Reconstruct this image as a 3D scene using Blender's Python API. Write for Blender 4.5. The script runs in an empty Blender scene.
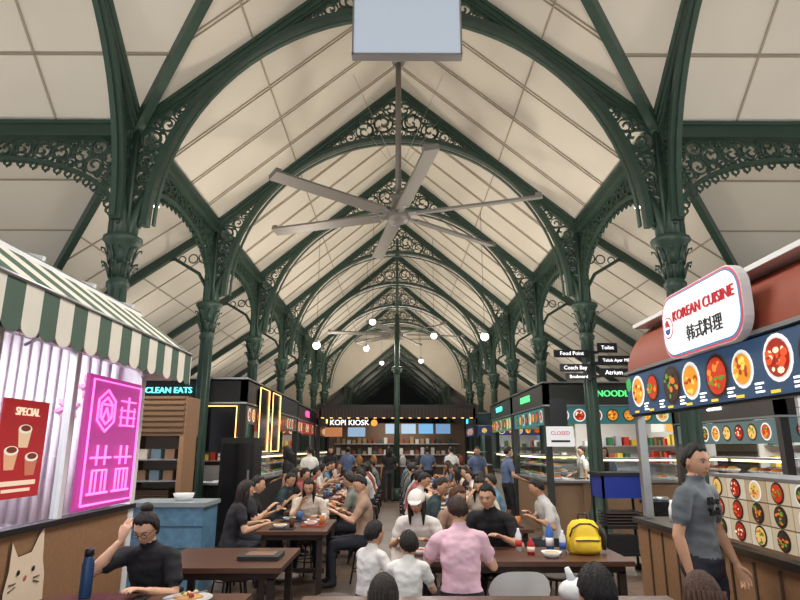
import bpy, math, random
import numpy as np
from mathutils import Vector, Matrix, noise as mnoise
RND=random.Random(11)
V=Vector
scene=bpy.context.scene
col=scene.collection
def lin(c):
    return tuple(((x/255.0)/12.92 if x/255.0<=0.04045 else ((x/255.0+0.055)/1.055)**2.4) for x in c)
# ---------------------------------------------------------------- materials
MATS={}
def mat(name,rgb,rough=.6,metal=0.0,emit=0.0,ecol=None,noise=0.0,nscale=8.0,bump=0.0,alpha=1.0,kind=None):
    if name in MATS: return MATS[name]
    m=bpy.data.materials.new(name); m.use_nodes=True
    nt=m.node_tree; b=nt.nodes['Principled BSDF']
    c=lin(rgb)+(1,)
    b.inputs['Base Color'].default_value=c
    b.inputs['Roughness'].default_value=rough
    b.inputs['Metallic'].default_value=metal
    if emit>0:
        b.inputs['Emission Color'].default_value=(lin(ecol)+(1,)) if ecol else c
        b.inputs['Emission Strength'].default_value=emit
        if emit<1.05:
            b.inputs['Base Color'].default_value=tuple(x*.35 for x in c[:3])+(1,)
    tc=nt.nodes.new('ShaderNodeTexCoord')
    if noise>0 or bump>0:
        n=nt.nodes.new('ShaderNodeTexNoise'); n.inputs['Scale'].default_value=nscale; n.inputs['Detail'].default_value=4
        if kind=='wood' or kind=='hair':
            mp=nt.nodes.new('ShaderNodeMapping'); mp.inputs['Scale'].default_value=(1,9,9) if kind=='wood' else (6,6,.6)
            nt.links.new(tc.outputs['Object'],mp.inputs['Vector']); nt.links.new(mp.outputs['Vector'],n.inputs['Vector'])
        else: nt.links.new(tc.outputs['Object'],n.inputs['Vector'])
        if noise>0:
            mx=nt.nodes.new('ShaderNodeMixRGB'); mx.inputs[1].default_value=tuple(x*(1-noise) for x in c[:3])+(1,)
            mx.inputs[2].default_value=tuple(min(1,x*(1+noise)) for x in c[:3])+(1,)
            nt.links.new(n.outputs['Fac'],mx.inputs[0]); nt.links.new(mx.outputs[0],b.inputs['Base Color'])
        if bump>0:
            bp=nt.nodes.new('ShaderNodeBump'); bp.inputs['Strength'].default_value=bump; bp.inputs['Distance'].default_value=.02
            nt.links.new(n.outputs['Fac'],bp.inputs['Height']); nt.links.new(bp.outputs['Normal'],b.inputs['Normal'])
    if kind=='tile' or kind=='walltile':
        br=nt.nodes.new('ShaderNodeTexBrick'); mp=nt.nodes.new('ShaderNodeMapping')
        nt.links.new(tc.outputs['Object'],mp.inputs['Vector']); nt.links.new(mp.outputs['Vector'],br.inputs['Vector'])
        if kind=='walltile': mp.inputs['Rotation'].default_value=(math.radians(90),0,0)
        br.offset=0.0 if kind=='tile' else .5
        br.inputs['Scale'].default_value=1.0
        br.inputs['Brick Width'].default_value=.4 if kind=='tile' else .2; br.inputs['Row Height'].default_value=.4 if kind=='tile' else .1
        br.inputs['Mortar Size'].default_value=.008 if kind=='tile' else .005
        br.inputs['Color1'].default_value=c; br.inputs['Color2'].default_value=tuple(x*.6 for x in c[:3])+(1,)
        br.inputs['Mortar'].default_value=tuple(x*.35 for x in c[:3])+(1,)
        nt.links.new(br.outputs['Color'],b.inputs['Base Color'])
    if kind=='glass':
        nt.nodes.remove(b); out=nt.nodes['Material Output']
        t=nt.nodes.new('ShaderNodeBsdfTransparent'); t.inputs[0].default_value=c
        g=nt.nodes.new('ShaderNodeBsdfGlossy'); g.inputs['Roughness'].default_value=.03
        mx=nt.nodes.new('ShaderNodeMixShader'); mx.inputs[0].default_value=.05
        nt.links.new(t.outputs[0],mx.inputs[1]); nt.links.new(g.outputs[0],mx.inputs[2]); nt.links.new(mx.outputs[0],out.inputs[0])
    MATS[name]=m; return m
GREEN=mat('iron_green',(50,72,62),.45,.0,noise=.2,nscale=6)
CREAM=mat('roof_cream',(216,210,198),.65,noise=.10,nscale=.9)
SEAM=mat('roof_seam',(164,154,138),.7)
FLOOR=mat('floor_tile',(112,94,82),.35,kind='tile')
WOOD=mat('table_wood',(84,54,40),.35,noise=.35,nscale=3,kind='wood')
WOODL=mat('panel_wood',(150,112,80),.55,noise=.25,nscale=3,kind='wood')
BLACK=mat('black_paint',(24,24,26),.45,noise=.1)
DARK=mat('dark_metal',(42,42,46),.4,.4)
STEEL=mat('steel',(170,172,175),.3,.7)
FANM=mat('fan_metal',(128,124,120),.45,.2)
WHITE=mat('white_paint',(228,228,228),.5,noise=.03)
GLASS=mat('glass_clear',(240,244,246),kind='glass')
WTILE=mat('wall_tile',(215,218,218),.3,kind='walltile')
GLOWW=mat('glow_white',(255,250,240),emit=4.0)
GLOWWARM=mat('glow_warm',(255,200,120),emit=3.0)
LTR_W=mat('letter_white',(255,255,255),emit=1.4)
LTR_R=mat('letter_red',(205,30,45),emit=.6)
LTR_K=mat('letter_black',(25,25,28),.6)
def em(rgb,s=1.0): return mat('emit_%d_%d_%d_%g'%(rgb+(s,)),rgb,.5,emit=s)
def pl(rgb,r=.6,n=.08): return mat('paint_%d_%d_%d'%rgb,rgb,r,noise=n)
# ---------------------------------------------------------------- mesh builder
def text_geo(body,size,extr=0.004,cache={}):
    k=(body,size,extr)
    if k in cache: return cache[k]
    cu=bpy.data.curves.new('t','FONT'); cu.body=body; cu.size=size; cu.extrude=extr; cu.align_x='CENTER'; cu.align_y='CENTER'
    cu.resolution_u=3
    ob=bpy.data.objects.new('t',cu); col.objects.link(ob)
    dg=bpy.context.evaluated_depsgraph_get()
    me=bpy.data.meshes.new_from_object(ob.evaluated_get(dg))
    vs=[v.co.copy() for v in me.vertices]; fs=[tuple(p.vertices) for p in me.polygons]
    bpy.data.objects.remove(ob); bpy.data.curves.remove(cu); bpy.data.meshes.remove(me)
    cache[k]=(vs,fs); return cache[k]
FACE={'-Y':Matrix.Rotation(math.pi/2,4,'X'),
      '-X':Matrix.Rotation(-math.pi/2,4,'Z')@Matrix.Rotation(math.pi/2,4,'X'),
      '+X':Matrix.Rotation(math.pi/2,4,'Z')@Matrix.Rotation(math.pi/2,4,'X')}
class MB:
    def __init__(s): s.v=[];s.f=[];s.m=[];s.s=[];s.mats=[]
    def mi(s,m):
        if m not in s.mats: s.mats.append(m)
        return s.mats.index(m)
    def add(s,vs,fs,m,smooth=False,M=None):
        o=len(s.v); k=s.mi(m)
        for v in vs: s.v.append(M@V(v) if M else V(v))
        for f in fs: s.f.append(tuple(i+o for i in f)); s.m.append(k); s.s.append(smooth)
    def bx(s,x0,x1,y0,y1,z0,z1,m,M=None):
        if x0>x1:x0,x1=x1,x0
        if y0>y1:y0,y1=y1,y0
        vs=[(x0,y0,z0),(x1,y0,z0),(x1,y1,z0),(x0,y1,z0),(x0,y0,z1),(x1,y0,z1),(x1,y1,z1),(x0,y1,z1)]
        s.add(vs,[(0,3,2,1),(4,5,6,7),(0,1,5,4),(1,2,6,5),(2,3,7,6),(3,0,4,7)],m,M=M)
    def beam(s,a,b,w,h,m,up=V((0,0,1))):
        a=V(a);b=V(b);t=(b-a).normalized();r=t.cross(up).normalized();u=r.cross(t)
        vs=[]
        for p in(a,b):
            for i,j in((-1,-1),(1,-1),(1,1),(-1,1)): vs.append(p+r*(w/2*i)+u*(h/2*j))
        s.add(vs,[(0,1,2,3),(7,6,5,4),(0,4,5,1),(1,5,6,2),(2,6,7,3),(3,7,4,0)],m)
    def tube(s,pts,rad,m,n=10,right=None,smooth=True):
        pts=[V(p) for p in pts]; N=len(pts)
        if not isinstance(rad,(list,tuple)): rad=[rad]*N
        vs=[];prev=None
        for i,p in enumerate(pts):
            t=(pts[min(i+1,N-1)]-pts[max(i-1,0)])
            t=t.normalized() if t.length>1e-9 else V((0,0,1))
            r=V(right) if right is not None else (prev if prev is not None else (V((1,0,0)) if abs(t.x)<.8 else V((0,1,0))))
            r=(r-t*r.dot(t))
            if r.length<1e-6: r=t.orthogonal()
            r.normalize(); prev=r; u=t.cross(r)
            q=rad[i]; rx,ry=(q if isinstance(q,(tuple,list)) else (q,q))
            for k in range(n):
                a=2*math.pi*k/n; vs.append(p+r*(rx*math.cos(a))+u*(ry*math.sin(a)))
        fs=[]
        for i in range(N-1):
            for k in range(n): fs.append((i*n+k,i*n+(k+1)%n,(i+1)*n+(k+1)%n,(i+1)*n+k))
        fs.append(tuple(range(n-1,-1,-1))); fs.append(tuple((N-1)*n+k for k in range(n)))
        s.add(vs,fs,m,smooth)
    def sph(s,c,r,m,nu=12,nv=8,M=None,half=False):
        if not isinstance(r,(tuple,list)): r=(r,r,r)
        vs=[];fs=[]
        lo=0 if half else -math.pi/2
        for j in range(nv+1):
            la=lo+(math.pi/2-lo)*j/nv
            for i in range(nu):
                a=2*math.pi*i/nu; vs.append(V((r[0]*math.cos(la)*math.cos(a),r[1]*math.cos(la)*math.sin(a),r[2]*math.sin(la))))
        for j in range(nv):
            for i in range(nu): fs.append((j*nu+i,j*nu+(i+1)%nu,(j+1)*nu+(i+1)%nu,(j+1)*nu+i))
        T=Matrix.Translation(V(c))
        if M: T=T@M
        s.add(vs,fs,m,True,T)
    def lathe(s,prof,c,m,n=16,smooth=True):
        vs=[];c=V(c)
        for r,z in prof:
            for k in range(n):
                a=2*math.pi*k/n; vs.append(c+V((r*math.cos(a),r*math.sin(a),z)))
        fs=[]
        for i in range(len(prof)-1):
            for k in range(n): fs.append((i*n+k,i*n+(k+1)%n,(i+1)*n+(k+1)%n,(i+1)*n+k))
        fs.append(tuple(range(n-1,-1,-1))); fs.append(tuple((len(prof)-1)*n+k for k in range(n)))
        s.add(vs,fs,m,smooth)
    def strip(s,pts,w,t,m,closed=False):
        N=len(pts);vs=[]
        for i,(x,z) in enumerate(pts):
            if closed: a=pts[i-1];b=pts[(i+1)%N]
            else: a=pts[max(i-1,0)];b=pts[min(i+1,N-1)]
            dx=b[0]-a[0];dz=b[1]-a[1];L=math.hypot(dx,dz) or 1
            nx,nz=-dz/L,dx/L
            for sx,sy in((-1,-1),(1,-1),(1,1),(-1,1)): vs.append((x+nx*w/2*sx,t/2*sy,z+nz*w/2*sx))
        fs=[]
        for i in range(N if closed else N-1):
            j=(i+1)%N
            for k in range(4): fs.append((i*4+k,i*4+(k+1)%4,j*4+(k+1)%4,j*4+k))
        if not closed: fs+= [(3,2,1,0),((N-1)*4,(N-1)*4+1,(N-1)*4+2,(N-1)*4+3)]
        s.add(vs,fs,m)
    def poly(s,pts,m): s.add(pts,[tuple(range(len(pts)))],m)
    def text(s,body,size,m,loc,face='-Y',extr=.004,roll=0,M=None):
        vs,fs=text_geo(body,size,extr)
        T=Matrix.Translation(V(loc))@(FACE[face] if M is None else M)@Matrix.Rotation(roll,4,'Z')
        s.add(vs,fs,m,False,T)
    def disc(s,c,r,u,v,m,n=18,r2=None):
        c=V(c); s.add([c+u*(r*math.cos(2*math.pi*k/n))+v*((r2 or r)*math.sin(2*math.pi*k/n)) for k in range(n)],[tuple(range(n))],m)
    def mesh(s,name,off=V((0,0,0))):
        me=bpy.data.meshes.new(name); me.from_pydata([tuple(v-off) for v in s.v],[],s.f)
        for m in s.mats: me.materials.append(m)
        me.polygons.foreach_set('material_index',s.m); me.polygons.foreach_set('use_smooth',s.s); me.update(); return me
    def obj(s,name,origin=None):
        if origin is None:
            a=np.array([tuple(v) for v in s.v]); lo=a.min(0);hi=a.max(0); origin=V(((lo[0]+hi[0])/2,(lo[1]+hi[1])/2,lo[2]))
        o=bpy.data.objects.new(name,s.mesh(name,origin)); o.location=origin; col.objects.link(o); return o
def inst(name,me,loc,rz=0,sc=1):
    o=bpy.data.objects.new(name,me); o.location=loc; o.rotation_euler=(0,0,rz); o.scale=(sc,)*3 if not isinstance(sc,tuple) else sc
    col.objects.link(o); return o
# ---------------------------------------------------------------- people
def remeshed(mb,vox,it=4):
    me=mb.mesh('tmp'); ob=bpy.data.objects.new('tmp',me); col.objects.link(ob)
    r=ob.modifiers.new('r','REMESH'); r.mode='VOXEL'; r.voxel_size=vox
    sm=ob.modifiers.new('s','SMOOTH'); sm.factor=.5; sm.iterations=it
    dg=bpy.context.evaluated_depsgraph_get(); m2=bpy.data.meshes.new_from_object(ob.evaluated_get(dg))
    n=len(m2.vertices); a=np.zeros(n*3); m2.vertices.foreach_get('co',a); vs=a.reshape(-1,3)
    fs=[tuple(p.vertices) for p in m2.polygons]
    nrm=np.array([tuple(v.normal) for v in m2.vertices])
    bpy.data.objects.remove(ob); bpy.data.meshes.remove(me); bpy.data.meshes.remove(m2)
    return vs,fs,nrm
def hand_template(curl,vox):
    h=MB()
    h.tube([(0,-.03,0),(0,0,0),(.002,.03,0),(0,.065,0),(0,.092,0)],[(.024,.018),(.027,.018),(.036,.017),(.041,.014),(.038,.010)],GREEN,n=12,right=(1,0,0))
    for x,L,sp in((.031,.070,.10),(.0105,.079,.02),(-.0105,.073,-.05),(-.031,.058,-.13)):
        p=V((x,.085,0));pts=[p-V((0,.02,0)),p];a=curl*.5
        for k,fr in enumerate((.45,.32,.23)):
            a+=curl*(.5 if k==0 else .9)
            p=p+V((math.sin(sp)*math.cos(a),math.cos(sp)*math.cos(a),-math.sin(a)))*L*fr; pts.append(p)
        h.tube(pts,[.009,.0092,.0086,.0078,.006],GREEN,n=8)
    h.tube([(.018,.012,-.002),(.042,.035,-.008),(.058,.06,-.014),(.062,.085,-.02)],[.014,.012,.0098,.007],GREEN,n=8)
    return remeshed(h,vox,2)
HAND={}
def hand(curl,vox):
    k=(curl,vox)
    if k not in HAND: HAND[k]=hand_template(curl,vox)
    return HAND[k]
def ik(a,c,l1,l2,pole):
    d=c-a; L=max(min(d.length,(l1+l2)*.995),abs(l1-l2)+.02); d.normalize()
    x=(l1*l1-l2*l2+L*L)/(2*L); h=math.sqrt(max(l1*l1-x*x,0)); p=V(pole); p=(p-d*p.dot(d)).normalized()
    return a+d*x+p*h, a+d*L
def sstep(x): x=max(0,min(1,x)); return x*x*(3-2*x)
def head_shape(x,y,z,male=True):
    p=V((.075*x,.096*y,.118*z))
    if z<0:
        t=-z
        p.x*=1-.30*t**1.6
        if y<0: p.y*=1-.5*t
        else: p.y*=1-.05*t
    if y>0: p.y*=.95
    if y>0:
        zz=p.z
        fz=sstep((.022-zz)/.045) if zz>-.024 else sstep((zz+.044)/.014)
        p.y+=.021*math.exp(-(p.x/.010)**2)*fz
        p.y-=.011*(math.exp(-(((abs(p.x)-.031)/.017)**2+((zz-.006)/.014)**2)))
        p.y+=.003*math.exp(-((zz-.03)/.012)**2)
        p.y+=.005*math.exp(-((p.x/.022)**2+((zz+.058)/.008)**2))
        p.y+=.006*math.exp(-((p.x/.02)**2+((zz+.098)/.014)**2))
    return p
def person_mesh(key,seated=True,shirt=(40,40,44),pants=(35,38,48),skin=(205,160,130),hair=(28,22,20),style='short',
                lean=.12,hp=.15,hy=0.0,lw=(-.17,.36,.80),rw=(.17,.36,.80),lup=(0,0,1),rup=(0,0,1),sleeve=.62,vox=.016,curl=.35,
                shirt_mat=None,wide=1.0,glasses=False,cap=None,shorts=False,kid=False,rhd=None,lhd=None,text=None,stance=.10,rpole=None,lpole=None):
    SK=mat('skin_%d_%d_%d'%skin,skin,.5,noise=.05,nscale=20); SH=shirt_mat or mat('cloth_%d_%d_%d'%shirt,shirt,.85,noise=.18,nscale=9,bump=.35)
    PA=mat('cloth_%d_%d_%d'%pants,pants,.85,noise=.15,nscale=9,bump=.3); HA=mat('hair_%d_%d_%d'%hair,hair,.55,noise=.5,nscale=22,bump=.7,kind='hair')
    SHOE=mat('shoe_dark',(35,33,33),.6)
    K={'skin':SK,'shirt':SH,'pants':PA,'shoe':SHOE}
    b=MB(); segs=[]
    zp=.555 if seated else .93
    P=V((0,0,zp)); u=V((0,math.sin(lean),math.cos(lean))); X=V((1,0,0))
    w=wide
    sp=[(-.10,.10*w,.085),(-.06,.155*w,.115),(0,.168*w,.120),(.10,.150*w,.108),(.19,.143*w,.104),(.30,.155*w,.112),(.39,.162*w,.108),(.455,.148*w,.086),(.50,.105*w,.066),(.53,.062,.056),(.58,.050,.052),(.66,.048,.052)]
    pts=[];
    for d,rx,ry in sp:
        bend=-.02*math.sin(max(0,d)/.5*math.pi)
        pts.append(P+u*d+V((0,bend,0)))
    b.tube(pts,[(a[1],a[2]) for a in sp],SK,n=20,right=X)
    segs+= [(P+u*.06,P+u*.42,.13*w,.14*w,'shirt'),(P+u*.42,P+u*.50,.13*w,.09,'shirt'),(P-u*.1,P+u*(-.01),.13*w,.14*w,'pants'),(P+u*.56,P+u*.7,.056,.056,'skin')]
    S=P+u*.445
    res={}
    for sgn,wt,hup,hd,pole in((-1,lw,lup,lhd,lpole),(1,rw,rup,rhd,rpole)):
        sh=S+X*(sgn*.166*w)
        el,wr=ik(sh,V(wt),.27,.245,V(pole) if pole else V((sgn*.55,-.35,-.9)))
        b.sph(sh,.054,SK); b.tube([S+X*sgn*.09*w+u*.012,sh],[.062,.054],SK)
        b.tube([sh,sh.lerp(el,.35),sh.lerp(el,.8),el],[.053,.048,.040,.038],SK,n=12)
        b.sph(el,.039,SK)
        b.tube([el,el.lerp(wr,.3),el.lerp(wr,.75),wr],[.038,.040,.030,.025],SK,n=12)
        se=sh.lerp(el,min(1,sleeve))
        b.tube([sh,se],[.059,.058 if sleeve<1 else .05],SK,n=14)
        segs+=[(sh,se,.060,.058,'shirt')]
        if sleeve<1: segs+=[(se.lerp(el,.08),el,.044,.040,'skin'),(el,wr,.04,.026,'skin')]
        else:
            b.tube([el,el.lerp(wr,.92)],[.048,.037],SK,n=12); segs+=[(el,wr,.05,.03,'shirt')]
        d=(wr-el).normalized()
        if hd is not None: d=V(hd).normalized()
        Z=V(hup); Z=(Z-d*Z.dot(d)).normalized(); Xh=d.cross(Z)
        res[sgn]=(wr,d,Z,Xh)
        hip=P+X*(sgn*.088*w)+V((0,0,-.03))
        if seated:
            kn=hip+V((sgn*.06,.415,0.0)); kn.z=.50; an=V((kn.x+sgn*.01,kn.y-.03,.085))
        else:
            an=V((sgn*stance,.02*sgn,.085)); kn,an=ik(hip,an,.42,.405,V((sgn*.1,1,0)))
        b.tube([hip,hip.lerp(kn,.4),kn],[.088*w,.078,.058],SK,n=14); b.sph(kn,.058,SK); b.sph(hip,.09*w,SK)
        b.tube([kn,kn.lerp(an,.3),an],[.056,.056,.040],SK,n=12)
        b.tube([an+V((0,-.05,-.03)),an+V((0,.02,-.035)),an+V((0,.10,-.05)),an+V((0,.17,-.06))],[(.034,.036),(.040,.042),(.044,.030),(.03,.02)],SK,n=12,right=X)
        segs+=[(hip,kn,.09*w,.06,'pants'),(an+V((0,-.03,-.05)),an+V((0,.17,-.06)),.04,.03,'shoe')]
        segs+=[(kn,an+V((0,0,.03)),.056,.042,'skin' if shorts else 'pants')]
    vs,fs,nr=remeshed(b,vox)
    fc=np.array([vs[list(f)].mean(0) for f in fs])
    D=[]
    for a,c,ra,rb,k in segs:
        a=np.array(a);c=np.array(c);d=c-a;t=np.clip(((fc-a)@d)/max(d@d,1e-9),0,1)
        D.append(np.linalg.norm(fc-(a+t[:,None]*d),axis=1)-(ra+(rb-ra)*t))
    idx=np.argmin(np.array(D),axis=0)
    cl=set()
    for f,i in zip(fs,idx):
        if segs[i][4] in('shirt','pants'): cl.update(f)
    for i in cl:
        q=V(vs[i]); h=mnoise.noise(V((q.x*9,q.y*9,q.z*15)))*.011+mnoise.noise(V((q.x*22,q.y*22,q.z*30+5)))*.005+.004
        vs[i]=vs[i]+nr[i]*h
    o=MB(); 
    o.v=[V(x) for x in vs]; o.f=list(fs); keys=['skin','shirt','pants','shoe']; o.mats=[K[k] for k in keys]
    o.m=[keys.index(segs[i][4]) for i in idx]; o.s=[True]*len(fs)
    hv,hf,_=hand(curl,.0055 if vox<.02 else .009)
    for sgn,(wr,d,Z,Xh) in res.items():
        M=Matrix(((Xh.x,d.x,Z.x,wr.x),(Xh.y,d.y,Z.y,wr.y),(Xh.z,d.z,Z.z,wr.z),(0,0,0,1)))
        S0=Matrix.Translation((0,.012,0))@Matrix.Diagonal((-1 if sgn>0 else 1,1,1,1))
        o.add([V(x) for x in hv],hf,SK,True,M@S0)
    # head
    hc=P+u*.655+V((0,.018+.02*math.sin(hp),-.0))
    hs=1.0 if not kid else 1.22
    H=Matrix.Translation(hc)@Matrix.Rotation(hy,4,'Z')@Matrix.Rotation(-hp,4,'X')@Matrix.Scale(hs,4)
    nu,nv=(56,40) if vox<.02 else (24,18)
    def grid(fn,m):
        v_=[];f_=[]
        for j in range(nv+1):
            la=-math.pi/2+math.pi*j/nv
            for i in range(nu):
                lo=2*math.pi*i/nu; x=math.cos(la)*math.sin(lo);y=math.cos(la)*math.cos(lo);z=math.sin(la)
                v_.append(fn(x,y,z))
        for j in range(nv):
            for i in range(nu): f_.append((j*nu+i,(j+1)*nu+i,(j+1)*nu+(i+1)%nu,j*nu+(i+1)%nu))
        o.add(v_,f_,m,True,H)
    grid(head_shape,SK)
    EW=mat('eye_white',(225,220,214),.3);EB=mat('eye_dark',(22,16,14),.25);LIP=mat('lip',(170,92,84),.5)
    HR=H.to_3x3().normalized().to_4x4()
    for sg in(-1,1):
        o.sph(H@V((sg*.031,.0775,.006)),(.012*hs,.007*hs,.0055*hs),EW,8,6,M=HR)
        o.sph(H@V((sg*.031,.0825,.006)),(.0055*hs,.0035*hs,.005*hs),EB,8,6,M=HR)
        o.tube([H@V((sg*.045,.079,.009)),H@V((sg*.031,.0855,.0125)),H@V((sg*.018,.084,.009))],[.001,.0018,.001],HA,n=5)
        o.tube([H@V((sg*.016,.090,.024)),H@V((sg*.032,.088,.029)),H@V((sg*.048,.077,.023))],[.002,.0032,.002],HA,n=6)
        o.sph(H@V((sg*.075,-.004,-.004)),(.010*hs,.019*hs,.030*hs),SK,8,6,M=HR)
    o.tube([H@V((-.022,.082,-.058)),H@V((0,.0915,-.057)),H@V((.022,.082,-.058))],[.002,.0042,.002],LIP,n=6)
    long=style in('long','bun','pony')
    def hairf(x,y,z):
        if y>.45: thr=.58
        elif y>-.05: thr=.58-(.45-y)/.5*(.70 if not long else 1.08)
        else: thr=(-.12 if not long else -.5)+(-.05-y)*(-.5)
        if abs(x)>.55 and not long and y>.0: thr=max(thr,.05)
        thr+=.04*math.sin(9*math.atan2(x,y))
        m_=sstep((z-thr)/.20+.2)
        off=-.010+m_*(.021 if not long else .024)+ m_*(.0030*math.sin(17*math.atan2(x,y)+6*z)+.002*math.sin(31*math.atan2(x,y)-9*z))
        p=head_shape(x,min(y,.99),z); 
        q=V((x,y,z)).normalized()
        if m_>0 and y>0: p.y=min(p.y,.093*y+.02)
        return p+q*off
    grid(hairf,HA)
    HX=H.to_3x3()@V((1,0,0))
    if style=='long':
        dn=H.to_3x3().inverted()@V((0,-.12,-1)); dn.normalize()
        a=V((0,-.052,.03)); pts=[a,a+dn*.07,a+dn*.15,a+dn*.24,a+dn*.32]
        o.tube([H@p for p in pts],[(.070,.045),(.088,.060),(.090,.050),(.078,.036),(.04,.014)],HA,n=18,right=HX)
        for q in range(9):
            xx=-.08+.02*q; a=V((xx,-.052-.055*math.sqrt(max(0,1-(xx/.095)**2)),.03)); pts=[a,a+dn*.1,a+dn*.2+V((xx*.05,0,0)),a+dn*.31-V((xx*.3,-.03,0))]
            o.tube([H@p for p in pts],[.010,.013,.012,.004],HA,n=6)
        for sg in(-1,1):
            a=V((sg*.070,.008,.03)); pts=[a,a+dn*.08+V((sg*.008,0,0)),a+dn*.17+V((sg*.002,0,0)),a+dn*.25]
            o.tube([H@p for p in pts],[(.016,.033),(.019,.034),(.019,.028),(.007,.01)],HA,n=10,right=HX)
    if style=='bun': o.sph(H@V((0,-.06,.125)),(.045,.045,.04),HA,14,10)
    if style=='pony':
        pts=[V((0,-.10,.04)),V((0,-.135,.02)),V((0,-.14,-.06)),V((0,-.125,-.15))]
        o.tube([H@p for p in pts],[.022,.03,.028,.008],HA,n=10)
    if cap:
        CP=mat('cap_%d_%d_%d'%cap,cap,.8)
        def capf(x,y,z):
            p=head_shape(x,min(y,.99),z); q=V((x,y,z)).normalized(); return p+q*(.026 if z>.34 else (-.03 if z<.2 else .022))
        grid(capf,CP)
        pts=[H@V((0,.07,.06)),H@V((0,.12,.052)),H@V((0,.155,.04))]
        o.tube(pts,[(.07,.006),(.066,.006),(.03,.004)],CP,n=14,right=HX)
    if glasses:
        GB=mat('glasses_frame',(15,15,15),.3)
        for sg in(-1,1):
            c=V((sg*.033,.099,.004)); ring=[H@(c+V((.023*math.cos(a*math.pi/6),0,.017*math.sin(a*math.pi/6)))) for a in range(13)]
            o.tube(ring,.0025,GB,n=5); o.tube([H@V((sg*.055,.097,.008)),H@V((sg*.079,.0,.006))],.002,GB,n=5)
        o.tube([H@V((-.011,.1,.008)),H@V((.011,.1,.008))],.0025,GB,n=5)
    if text:
        c=P+u*.36
        for i,tx in enumerate(text):
            M=Matrix.Rotation(math.pi,4,'Z')@Matrix.Rotation(math.pi/2-lean,4,'X')
            o.text(tx,.07,LTR_K,c+V((0,.112,.04-.07*i)),M=M,extr=.012)
    return o.mesh(key)
def person(name,loc,yaw,sc=1.0,**kw):
    me=person_mesh(name,**kw); o=inst(name,me,V(loc),math.radians(yaw),sc); return o
def stool_mesh():
    m=MB(); m.lathe([(.155,.405),(.17,.415),(.17,.435),(.15,.444)],(0,0,0),pl((52,36,30)),n=20)
    for a in range(4):
        t=math.pi/4+a*math.pi/2; m.tube([(.11*math.cos(t),.11*math.sin(t),.41),(.18*math.cos(t),.18*math.sin(t),0)],.012,DARK,n=8)
    ring=[(.145*math.cos(k*math.pi/8),.145*math.sin(k*math.pi/8),.18) for k in range(17)]
    m.tube(ring,.008,DARK,n=6); return m.mesh('stool')
STOOL=stool_mesh()
def stool(x,y,sc=1): inst('stool',STOOL,(x,y,0),RND.random(),(1,1,sc))
def seat_person(name,x,y,yaw,sc=1.0,**kw):
    dz=.445-.445*sc if sc<1 else 0
    person(name,(x,y,dz),yaw,sc,**kw); stool(x,y)
seat_person('woman_reading_phone',-1.72,4.64,178,.96,shirt=(30,30,36),skin=(218,172,144),style='bun',hair=(32,24,22),lean=.34,hp=.55,hy=-.05,glasses=True,
    rw=(.15,.30,1.09),rup=(.3,1,.1),rhd=(-.30,-.12,.95),rpole=(.7,.5,-.9),lw=(-.12,.44,.80),vox=.012,sleeve=.7)
person('man_standing',(2.06,4.34,0),-142,1.0,seated=False,shirt=(98,104,110),pants=(40,42,52),skin=(206,158,128),hair=(20,18,18),lean=.02,hp=.08,hy=-.25,
    lw=(-.27,.10,.90),rw=(.25,.04,.88),lup=(-1,0,0),rup=(1,0,0),vox=.012,text=['New','York'],wide=1.06,curl=.4)
seat_person('person_pink_shirt',.50,5.02,2,.97,shirt=(228,188,204),hair=(52,34,26),lean=.16,hp=.25,hy=.1,vox=.012,lw=(-.2,.40,.83),rw=(.22,.38,.83),wide=1.05)
person('child_white_shirt',(-.22,5.00,.17),-45,.70,shirt=(226,224,220),pants=(60,60,70),hair=(24,20,18),kid=True,lean=.1,hp=.1,vox=.014,lw=(-.16,.36,.80),rw=(.2,.34,.86),shorts=True)
person('child_white_shirt',(.08,4.78,.12),-8,.70,shirt=(232,232,228),pants=(70,70,90),hair=(26,20,18),kid=True,lean=.12,hp=.1,hy=.4,vox=.014,shorts=True)
for x,y,z in((-.22,5.0,.455),(.08,4.78,.405)): inst('stool',STOOL,(x,y,0),.3,(1,1,z/.444+.02))
seat_person('woman_with_white_cap',.24,6.55,168,.95,shirt=(225,222,216),cap=(236,232,224),hair=(40,28,22),style='long',lean=.3,hp=.35,vox=.014,lw=(-.15,.34,.82),rw=(.17,.34,.82))
seat_person('woman_long_hair',.62,7.08,200,.95,shirt=(150,120,104),hair=(92,56,34),style='long',lean=.22,hp=.4,hy=.2,vox=.014)
seat_person('man_black_shirt',1.02,6.52,150,1.02,shirt=(28,28,32),hair=(22,18,17),lean=.32,hp=.25,hy=.1,vox=.013,lw=(-.2,.36,.83),rw=(.22,.38,.83),wide=1.08,sleeve=.75)
seat_person('diner_dark_hair',.80,2.55,5,.88,shirt=(60,64,70),hair=(20,17,17),lean=.05,hp=.1,vox=.014)
seat_person('child_dark_hair',-.06,2.85,0,.77,shirt=(140,60,50),hair=(30,22,20),lean=.1,hp=.25,vox=.014,style='long')
seat_person('diner_brown_hair',1.24,2.60,-10,.83,shirt=(90,70,60),hair=(74,48,34),lean=.1,hp=.3,vox=.014,style='long')
PATT=mat('pattern_blouse',(214,200,184),.8,noise=.5,nscale=60)
seat_person('woman_patterned_blouse',-1.22,8.85,182,.95,shirt_mat=PATT,hair=(44,30,24),style='long',lean=.25,hp=.4,vox=.015,sleeve=.8,rw=(.1,.3,.95),rhd=(-.4,.2,.8))
seat_person('woman_dark_hair',-1.98,7.60,-70,.97,shirt=(36,36,42),hair=(38,27,24),style='long',lean=.2,hp=.35,vox=.015)
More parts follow.
